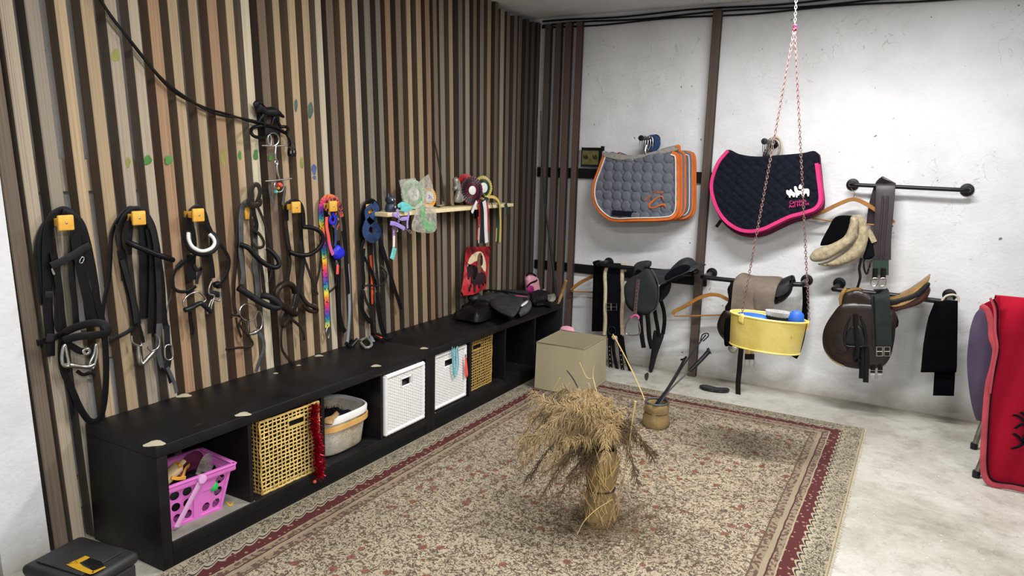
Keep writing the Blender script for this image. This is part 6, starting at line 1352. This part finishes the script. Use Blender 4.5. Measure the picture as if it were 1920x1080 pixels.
# contents
def in_tub(u, v, z_): return Tt @ Vector((rt*u, rt*.8*v, z_))
br1 = thing('curry_brush', in_tub(.3, .2, -.04), 'round black brush with white-tipped rim in the yellow tub', 'brush')
MB().lathe([(.001, -.06), (.050, -.055), (.058, -.03), (.052, .018), (.001, .020)], T3(in_tub(.25, .0, .0), ex, ey, ez), 20).obj('brush_body', 'bristle', br1)
mb = MB()
for k in range(70):
    a = 2*PI*k/70; mb.tube([in_tub(.25, 0, 0)+ex*.050*math.cos(a)+ey*.050*math.sin(a)+ez*.004, in_tub(.25, 0, 0)+ex*.058*math.cos(a)+ey*.058*math.sin(a)+ez*.032], .0016, 4)
mb.obj('white_bristles', 'white_plastic', br1, kind='stuff')
MB().lathe([(.001, -.05), (.030, -.045), (.036, 0), (.030, .035), (.014, .048), (.001, .050)], T3(in_tub(.72, -.1, .0), ex, ey, ez), 18).obj('blue_brush', 'blue_brush', label='bright blue brush standing at the right in the yellow tub', cat='brush')
MB().lathe([(.001, -.05), (.026, -.045), (.028, .025), (.001, .030)], T3(in_tub(.50, .25, .0), ex, ey, ez), 16).obj('clear_cup', 'film', label='clear plastic cup beside the blue brush in the yellow tub', cat='cup')
MB().puff([in_tub(u, v, -.006) for u, v in ((-.85, .1), (-.6, -.3), (-.2, -.45), (.0, -.3), (-.1, .2), (-.5, .4))], ez, .010, .03, .03, .01).obj('blue_sponge', 'blue_brush', label='flat blue pad lying at the left in the yellow tub', cat='sponge')
MB().puff([in_tub(u, v, -.05) for u, v in ((-.8, -.5), (.7, -.6), (.8, .5), (-.7, .6))], ez, .02, .04, .04, .014, disp=nz(60, 70, .006)).obj('dark_rag', 'bristle', label='dark rag lying under the brushes in the yellow tub', cat='cloth')
#=====FLOOR OBJECTS BY THE BACK WALL=====
# lampshade used as a bin
ls = thing('lampshade', (.63, -.66, .013), 'beige fabric lampshade standing upside down on the rug by the bench', 'lampshade')
base4 = [Vector((.462, -.79, .014)), Vector((.775, -.86, .014)), Vector((.79, -.535, .014)), Vector((.475, -.50, .014))]
top4 = [B(1006, 642, -.80), B(1095, 655, -.885), B(1137, 630, -.50), B(1052, 619, -.44)]
zt_ = sum(p.z for p in top4)/4
for i, p in enumerate(top4): p.z = zt_
zt_ = .298; top4 = [F(1006, 642, zt_), F(1095, 655, zt_), F(1137, 631, zt_), F(1052, 619, zt_)]
ctr = sum(top4, Vector())/4; bot = [Vector((ctr.x+.003+(p.x-ctr.x)*1.03, ctr.y+(p.y-ctr.y)*1.03, .014)) for p in top4]
mb = MB()
for i in range(4):
    j = (i+1) % 4; a, b, c, d = bot[i], bot[j], top4[j], top4[i]; nn = (b-a).cross(d-a).normalized()
    mb.add([a, b, c, d, a-nn*.003, b-nn*.003, c-nn*.003, d-nn*.003], [(0, 1, 2, 3), (7, 6, 5, 4), (0, 4, 5, 1), (1, 5, 6, 2), (2, 6, 7, 3), (3, 7, 4, 0)])
mb.obj('fabric_wall', 'lampshade', ls, smooth=False)
MB().tube(top4, .004, 6, True).obj('edge_binding', 'lampshade_edge', ls); MB().tube([p+Vector((0, 0, .003)) for p in bot], .004, 6, True).obj('edge_binding', 'lampshade_edge', ls)
MB().puff([B(x_, y_, -.38) for x_, y_ in ((1040, 690), (1048, 640), (1050, 616), (1060, 611), (1071, 613), (1077, 620), (1082, 650), (1088, 697))], (0, -1, 0), .03, .03, .05, .012).obj('pink_cloth', 'pink_cloth', label='pink cloth bag peeking up behind the lampshade', cat='bag')
# pot with whips
pt = thing('burlap_pot', (1.325, -1.10, .013), 'squat burlap-covered pot holding riding whips on the rug', 'pot')
pc = Vector((1.325, -1.085, .013)); hp_ = B(1225, 752, -1.085).z-.013
MB().lathe([(.001, 0), (.062, .001), (.070, .02), (.067, .05), (.060, .075), (.064, .09), (.062, hp_-.004), (.058, hp_), (.052, hp_-.01), (.052, .03), (.001, .02)], Matrix.Translation(pc), 30, ripple=lambda r, z_, a, k: (r*(1+.035*math.sin(5*a+z_*40)+.03*math.sin(9*a-z_*60)), z_)).obj('burlap_cover', 'burlap', pt)
MB().tube(ring(pc+Vector((0, 0, hp_)), (1, 0, 0), (0, 1, 0), .058, .058, 24), .006, 8, True).obj('rim', 'grey_leather', pt)
MB().tube(ring(pc+Vector((0, 0, .077)), (1, 0, 0), (0, 1, 0), .0605, .0605, 24), .0018, 6, True).obj('string', 'twig', pt)
zX = Z(1140, 640, 5.4)
def whip(pts, ys, r, name, mt, label, grip=None):
    t = thing(name, B(*zX.p(pts[0]), ys[0]), label, 'whip', 'riding whips in the burlap pot')
    P = [B(*zX.p(p), y) for p, y in zip(pts, ys)]; MB().tube(P, r, 8, sm=4).obj('shaft', mt, t)
    if grip:
        Q = [B(*zX.p(p), y) for p, y in zip(grip[0], grip[1])]; MB().tube(Q, grip[2], 10, sm=0).obj('grip', 'black_rubber', t)
    return t
whip([(480, 640), (600, 480), (720, 280), (780, 170)], [-1.085, -1.05, -1.0, -.98], [.006, .006, .006, .008], 'riding_whip', 'black_rubber', 'short black riding whip with a forked end in the pot')
w2 = whip([(500, 640), (640, 440), (800, 190), (940, 0), (990, -65)], [-1.09, -1.04, -.98, -.93, -.91], [.006, .005, .004, .004, .004], 'riding_whip', 'black_rubber', 'longest black riding whip with a loop at its tip in the pot')
MB().strap([B(1313, 640, -.93), B(1317, 628, -.92), B(1326, 625, -.92), B(1328, 630, -.92), B(1318, 640, -.925)], .006, .003, (0, -1, 0)).obj('tip_loop', 'black_leather', w2)
whip([(520, 640), (620, 500), (760, 360), (830, 300)], [-1.09, -1.05, -1.0, -.98], .004, 'riding_whip', 'grey_leather', 'black-handled riding whip with a thick grip leaning right in the pot', ([(830, 300), (930, 200), (1015, 108), (1022, 100), (1035, 95)], [-.98, -.95, -.92, -.92, -.918], [.010, .011, .012, .018, .018]))
whip([(375, 610), (350, 540), (280, 380), (190, 190), (90, 0), (50, -70)], [-1.10, -1.06, -1.0, -.95, -.88, -.85], .0035, 'riding_whip', 'straw', 'thin pale straw-coloured cane leaning left out of the pot')
MB().strap([B(*zX.p((735, 185)), -.98), B(*zX.p((770, 180)), -.98), B(*zX.p((795, 155)), -.98)], .010, .004, (0, -1, 0)).obj('forked_tip', 'black_leather', w2)
# bits on the floor by the wall
MB().puff([F(1311, 723, .012), F(1325, 722, .012), F(1345, 727, .012), F(1366, 728, .012), F(1366, 734, .012), F(1345, 734, .012), F(1318, 729, .012)], (0, 0, 1), .006, .010, .01, .006, sm=2).obj('hoof_pick', 'black_rubber', label='black curved hoof tool lying on the concrete near the wall', cat='tool')
MB().puff([F(1209, 702, .008), F(1216, 700, .010), F(1215, 710, .008), F(1211, 712, .006)], (0, 0, 1), .006, .006, .006, .005).obj('debris', 'twig', label='small dark scrap on the concrete behind the burlap pot', cat='scrap')
#=====DRY PLANT=====
pv = Vector((1.48, -2.20, .013)); vp = thing('dried_plant', pv, 'dried feathery plant in a burlap-wrapped vase on the rug', 'plant')
VH = .30
MB().lathe([(.001, 0), (.055, .001), (.062, .03), (.056, .09), (.050, .14), (.058, .20), (.062, .25), (.052, .285), (.046, VH), (.045, VH-.01), (.045, .2), (.001, .19)], Matrix.Translation(pv), 32, ripple=lambda r, z_, a, k: (r*(1+.05*math.sin(6*a+z_*30)+.04*math.sin(11*a-z_*50)), z_)).obj('burlap_vase', 'burlap', vp)
MB().tube(ring(pv+Vector((0, 0, .145)), (1, 0, 0), (0, 1, 0), .053, .053, 24), .003, 6, True).obj('string', 'twig', vp)
def fronds(tips, seed, dens=1, ln=.05, nm='fronds', mt='frond'):
    rd = random.Random(seed); mb = MB(); sm_ = MB()
    for (px, py, y, top) in tips:
        tip = B(px, py, y); m0 = pv+Vector((0, 0, VH-.02)); mid = m0.lerp(tip, .5); mid.z = max(mid.z, top)
        pts = catmull([m0, m0.lerp(mid, .6)+Vector((0, 0, .03)), mid, tip], 14); sm_.tube(pts[::3]+[pts[-1]], .0016, 5)
        n = len(pts)
        for i in range(int(n*.25), n):
            d = (pts[min(n-1, i+1)]-pts[max(0, i-1)]).normalized(); f_ = (i/n-.25)/.75
            for q in range(int(7*dens)):
                a = rd.uniform(0, 2*PI); o1 = d.orthogonal().normalized(); o2 = d.cross(o1); sd = o1*math.cos(a)+o2*math.sin(a)
                l_ = ln*(.5+rd.random())*(1.15-.6*f_); v = (d*rd.uniform(.2, 1.0)+sd*rd.uniform(.5, 1)+Vector((0, 0, -.35))).normalized()
                p0 = pts[i]+d*rd.uniform(-.01, .01); p1 = p0+v*l_*.6; p2 = p0+v*l_+Vector((0, 0, -.35*l_)); w_ = v.orthogonal().normalized()*.0011; w2 = v.cross(w_).normalized()*.0009
                mb.add([p0-w_, p0+w_, p1+w_, p1-w_, p2], [(0, 1, 2, 3), (3, 2, 4)]); mb.add([p0-w2, p0+w2, p1+w2, p1-w2, p2], [(0, 1, 2, 3), (3, 2, 4)])
    mb.obj(nm, mt, vp, kind='stuff', smooth=False); sm_.obj('stems', 'frond_dark', vp, kind='stuff')
rp = random.Random(11)
def cloud(n, x0, x1, y0, y1, ya, yb, lift):
    return [(rp.uniform(x0, x1), rp.uniform(y0, y1), rp.uniform(ya, yb), rp.uniform(*lift)) for _ in range(n)]
fronds(cloud(15, 985, 1075, 735, 800, -2.3, -1.9, (.40, .52))+cloud(15, 965, 1060, 800, 880, -2.4, -2.0, (.36, .50)), 1, 1.25, .045, 'fronds', 'frond')
fronds(cloud(14, 1040, 1175, 745, 860, -2.4, -1.95, (.34, .48)), 2, 1.1, .042, 'fronds', 'frond_pale')
fronds(cloud(9, 1150, 1260, 800, 930, -2.3, -1.95, (.30, .42))+cloud(8, 970, 1080, 870, 930, -2.45, -2.2, (.25, .38)), 3, .6, .04, 'fronds', 'frond_dark')  # dark low fronds paint in the shade near the floor
mb = MB(); rd = random.Random(9)
for k in range(230):   # straw fibres standing round the vase
    a = rd.uniform(0, 2*PI); z0 = rd.uniform(.02, .27); r = .066+rd.uniform(0, .012); l_ = rd.uniform(.03, .10); b = rd.uniform(-.7, .7)
    p = pv+Vector((r*math.cos(a), r*math.sin(a), z0)); d = Vector((-math.sin(a)*math.sin(b)+.25*math.cos(a)*rd.random(), math.cos(a)*math.sin(b)+.25*math.sin(a)*rd.random(), math.cos(b))).normalized()
    s_ = Vector((-math.sin(a), math.cos(a), 0))*.0016; mb.add([p-s_, p+s_, p+d*l_+s_*.3, p+d*l_-s_*.3], [(0, 1, 2, 3)])
mb.obj('straw_fibres', 'straw', vp, kind='stuff', smooth=False)
# dried leaves round the vase foot, dark colour painting the shade there
mb = MB(); rd = random.Random(5)
for k in range(1500):
    a = rd.uniform(0, 2*PI); r = abs(rd.gauss(.09, .10))+.05; c = Vector((pv.x+r*math.cos(a)*1.2, pv.y+r*math.sin(a), .014)); z_ = rd.uniform(0, .05)*math.exp(-r*4); b = rd.uniform(0, 2*PI); l_ = rd.uniform(.015, .05)
    d = Vector((math.cos(b), math.sin(b), rd.uniform(-.1, .5))).normalized()*l_; s_ = Vector((-math.sin(b), math.cos(b), 0))*.0016; c.z += z_; mb.add([c-s_, c+s_, c+d+s_*.3, c+d-s_*.3], [(0, 1, 2, 3)])
mb.obj('shade_litter', 'frond_dark', vp, kind='stuff', smooth=False)
zY = Z(900, 660, 2.572)
def twig(pts, ys, r, mt, nm='twig'): MB().tube([B(*zY.p(p), y) for p, y in zip(pts, ys)], r, 6, sm=4).obj(nm, mt, vp)
twig([(418, 88), (450, 130), (480, 190), (495, 240), (520, 320), (555, 390), (572, 445)], [-2.0, -2.0, -2.05, -2.1, -2.15, -2.2, -2.2], [.0022, .003, .0025, .0025, .003, .003, .003], 'twig')
twig([(750, 238), (735, 330), (718, 450), (700, 560), (685, 650)], [-2.15]*5, [.004, .003, .0025, .002, .002], 'straw', 'straw_stalk')
twig([(718, 455), (690, 490), (655, 515), (620, 540)], [-2.15, -2.16, -2.18, -2.2], .0016, 'straw', 'straw_stalk')
twig([(575, 240), (560, 180), (545, 120), (550, 65)], [-2.05, -2.03, -2.0, -2.0], .0015, 'straw', 'straw_stalk')
twig([(545, 125), (515, 122), (480, 50)], [-2.0]*3, .0013, 'straw', 'straw_stalk')
twig([(355, 180), (375, 145), (385, 125)], [-2.0]*3, .0018, 'straw', 'straw_stalk')
twig([(215, 440), (235, 380), (252, 325)], [-2.2]*3, .0015, 'straw', 'straw_stalk')
twig([(760, 370), (790, 440), (800, 520), (790, 570), (830, 660)], [-2.1]*5, .0014, 'straw', 'straw_stalk')
twig([(640, 710), (560, 760), (500, 820), (470, 880)], [-2.32, -2.36, -2.4, -2.42], .0011, 'straw', 'straw_stalk')
twig([(740, 250), (640, 300), (570, 340), (560, 400)], [-2.0, -2.1, -2.15, -2.2], [.0016, .003, .003, .003], 'twig')
#=====CHAIR AND BLANKET=====
ch_ = thing('plastic_chair', (2.95, -.68, 0), 'purple plastic shell chair with a metal leg, under the red blanket', 'chair')
zc = Z(1680, 520, 2.571)
prof_ = zc.on(B, [(425, 135), (385, 175), (362, 235), (350, 310), (343, 390), (345, 470), (355, 560), (370, 640), (388, 692)], -.88)
rgt = [Vector((5.86-p.x, p.y, p.z)) for p in prof_[::-1]]
MB().puff(catmull(prof_, 3)+catmull(rgt, 3), (0, -1, 0), .012, .012, .05, .025, bend=lambda u, v: -.2*u*u, sm=0).obj('back_shell', 'purple_plastic', ch_)
MB().puff([(2.78, -.84, .43), (3.12, -.84, .43), (3.14, -.44, .45), (2.76, -.44, .45)], (0, 0, 1), .015, .015, .05, .03).obj('seat', 'purple_plastic', ch_)
for k, (a, b) in enumerate((((2.83, -.86, .40), B(1830, 893, -.865)), ((2.82, -.50, .40), (2.76, -.47, .012)), ((3.15, -.86, .42), (3.22, -.86, .012)), ((3.15, -.5, .42), (3.22, -.47, .012)))):
    b = Vector(b); b.z = .012; MB().tube([Vector(a), b], .013, 10).obj('leg', 'chrome', ch_); MB().lathe([(.016, -.011), (.017, .012), (.015, .02), (.001, .021)], Matrix.Translation(b), 12).obj('foot_cap', 'black_rubber', ch_)
rb = thing('red_blanket', (3.1, -.93, 0), 'red horse blanket with a black emblem draped over the purple chair', 'blanket')
ztop = B(1872, 556, -.90).z
left = [zc.p(q) for q in [(485, 90), (492, 150), (490, 230), (500, 330), (470, 460), (452, 600), (438, 760), (432, 900), (455, 985)]]
ys_ = [-.905, -.925, -.93, -.93, -.935, -.935, -.935, -.935, -.93]
lp = catmull([B(*p, y) for p, y in zip(left, ys_)], 4)
rows = []
NX = 34
for i, p in enumerate(lp):
    row = []
    for k in range(NX):
        x = p.x+(3.34-p.x)*k/(NX-1); sg = max(.012, p.z) if i < len(lp)-1 else p.z
        row.append(Vector((x, p.y-.010*math.sin(18*x+p.z*5)*(1.2-p.z)-.006*math.sin(41*x-p.z*9), max(.012, p.z-.05*(x-p.x)*(1-p.z)*0))))
    rows.append(row)
toprow = []
for yy_, dz_ in ((-.79, -.42), (-.79, -.15), (-.80, -.03), (-.83, -.004), (-.87, .002)):
    toprow.append([Vector((lp[0].x+(3.34-lp[0].x)*k/(NX-1), yy_, ztop+dz_)) for k in range(NX)])
MB().shell(toprow+rows, .006).obj('cloth', 'red_blanket', rb)
def bandline(pts, y, wd, mt, nm, th=.006): MB().strap([B(*zc.p(q), y) for q in pts], wd, th, (0, -1, 0), sm=6).obj(nm, mt, rb)
MB().shell([[B(*zc.p(q), -.925-.012*s_) + Vector((s_*.0, 0, 0)) for q in catmull_q] for s_, catmull_q in ((0, [(402, 138), (430, 165), (448, 200), (448, 300), (470, 350), (455, 420), (440, 520), (430, 620), (420, 760), (413, 900), (425, 975)]), (1, [(500, 90), (503, 140), (505, 200), (500, 300), (505, 360), (480, 460), (465, 560), (452, 660), (445, 760), (440, 900), (462, 990)]))], .004).obj('side_fold', 'red_blanket', rb)
bandline([(408, 138), (440, 160), (458, 220), (462, 290), (480, 350), (468, 430), (445, 520), (432, 650), (424, 780), (420, 900), (430, 965), (470, 1000), (560, 1010), (640, 1030)], -.952, .024, 'salmon_trim', 'salmon_band')
bandline([(470, 105), (490, 150), (490, 250), (495, 350), (482, 440), (462, 540), (450, 680), (443, 800), (440, 900), (455, 965), (500, 988), (560, 995), (640, 1012)], -.956, .006, 'navy_dark', 'dark_stripe')
bandline([(455, 100), (476, 160), (478, 260), (488, 340), (470, 440), (452, 560)], -.958, .010, 'salmon_trim', 'salmon_band')
zZ = Z(1860, 740, 9)
for pts, wd in (([(350, 350), (420, 352), (500, 400), (560, 460), (640, 520)], .010), ([(375, 562), (430, 548), (490, 500), (560, 520), (640, 560)], .010), ([(350, 672), (400, 672), (470, 735), (540, 800), (600, 760)], .011), ([(325, 910), (400, 895), (470, 870), (520, 820), (580, 760)], .010), ([(480, 298), (540, 330), (620, 370)], .012)):
    MB().strap([B(*zZ.p(q), -.962) for q in pts], [wd*.8, wd, wd, wd*1.3, wd*1.6], .003, (0, -1, 0)).obj('emblem_branch', 'navy_dark', rb)
MB().puff([B(*zZ.p(q), -.960) for q in [(500, 790), (530, 700), (600, 600), (700, 480), (820, 520), (900, 640), (860, 800), (740, 860), (600, 850), (520, 850)]], (0, -1, 0), .003, .001, .01, .012).obj('emblem', 'navy_dark', rb)
#=====SUB-PARTS: small fittings belong to the part that carries them=====
CARRIER = {'buckle_bar': ('buckle',), 'foot_cap': ('leg',), 'punch_holes': ('billet_strap', 'stirrup_leather'), 'screw': ('peg_face',), 'mane': ('horse_body',), 'stirrup_top': ('stirrup_leather',),
           'browband_lining': ('browband',), 'flap_piping': ('flap',), 'flap_edge': ('flap',), 'eye': ('head',), 'ear': ('head',), 'print': ('centre_disc',), 'end_cap': ('pipe',), 'cantle_panel': ('cantle',),
           'pommel_arch': ('pommel',), 'panel_inset': ('rear_panel',), 'label_patch': ('lid_panel',), 'yellow_mark': ('lid_panel',), 'plug_neck': ('plug',), 'prong': ('plug',), 'handle_opening': ('frame',), 'side_patch': ('bag_body',), 'print_shape': ('print',), 'stitched_ridge': ('band',), 'velcro_patch': ('outer_flap',)}
stem = lambda o: o.name.split('.')[0]
byp = {}
for o in CREATED: byp.setdefault(o.parent, []).append(o)
for par, kids in list(byp.items()):
    if par is None: continue
    for i, o in enumerate(kids):
        if stem(o) in CARRIER:
            for c in kids[:i][::-1]+kids[i+1:]:
                if stem(c) in CARRIER[stem(o)] and c.parent == par: o.parent = c; break
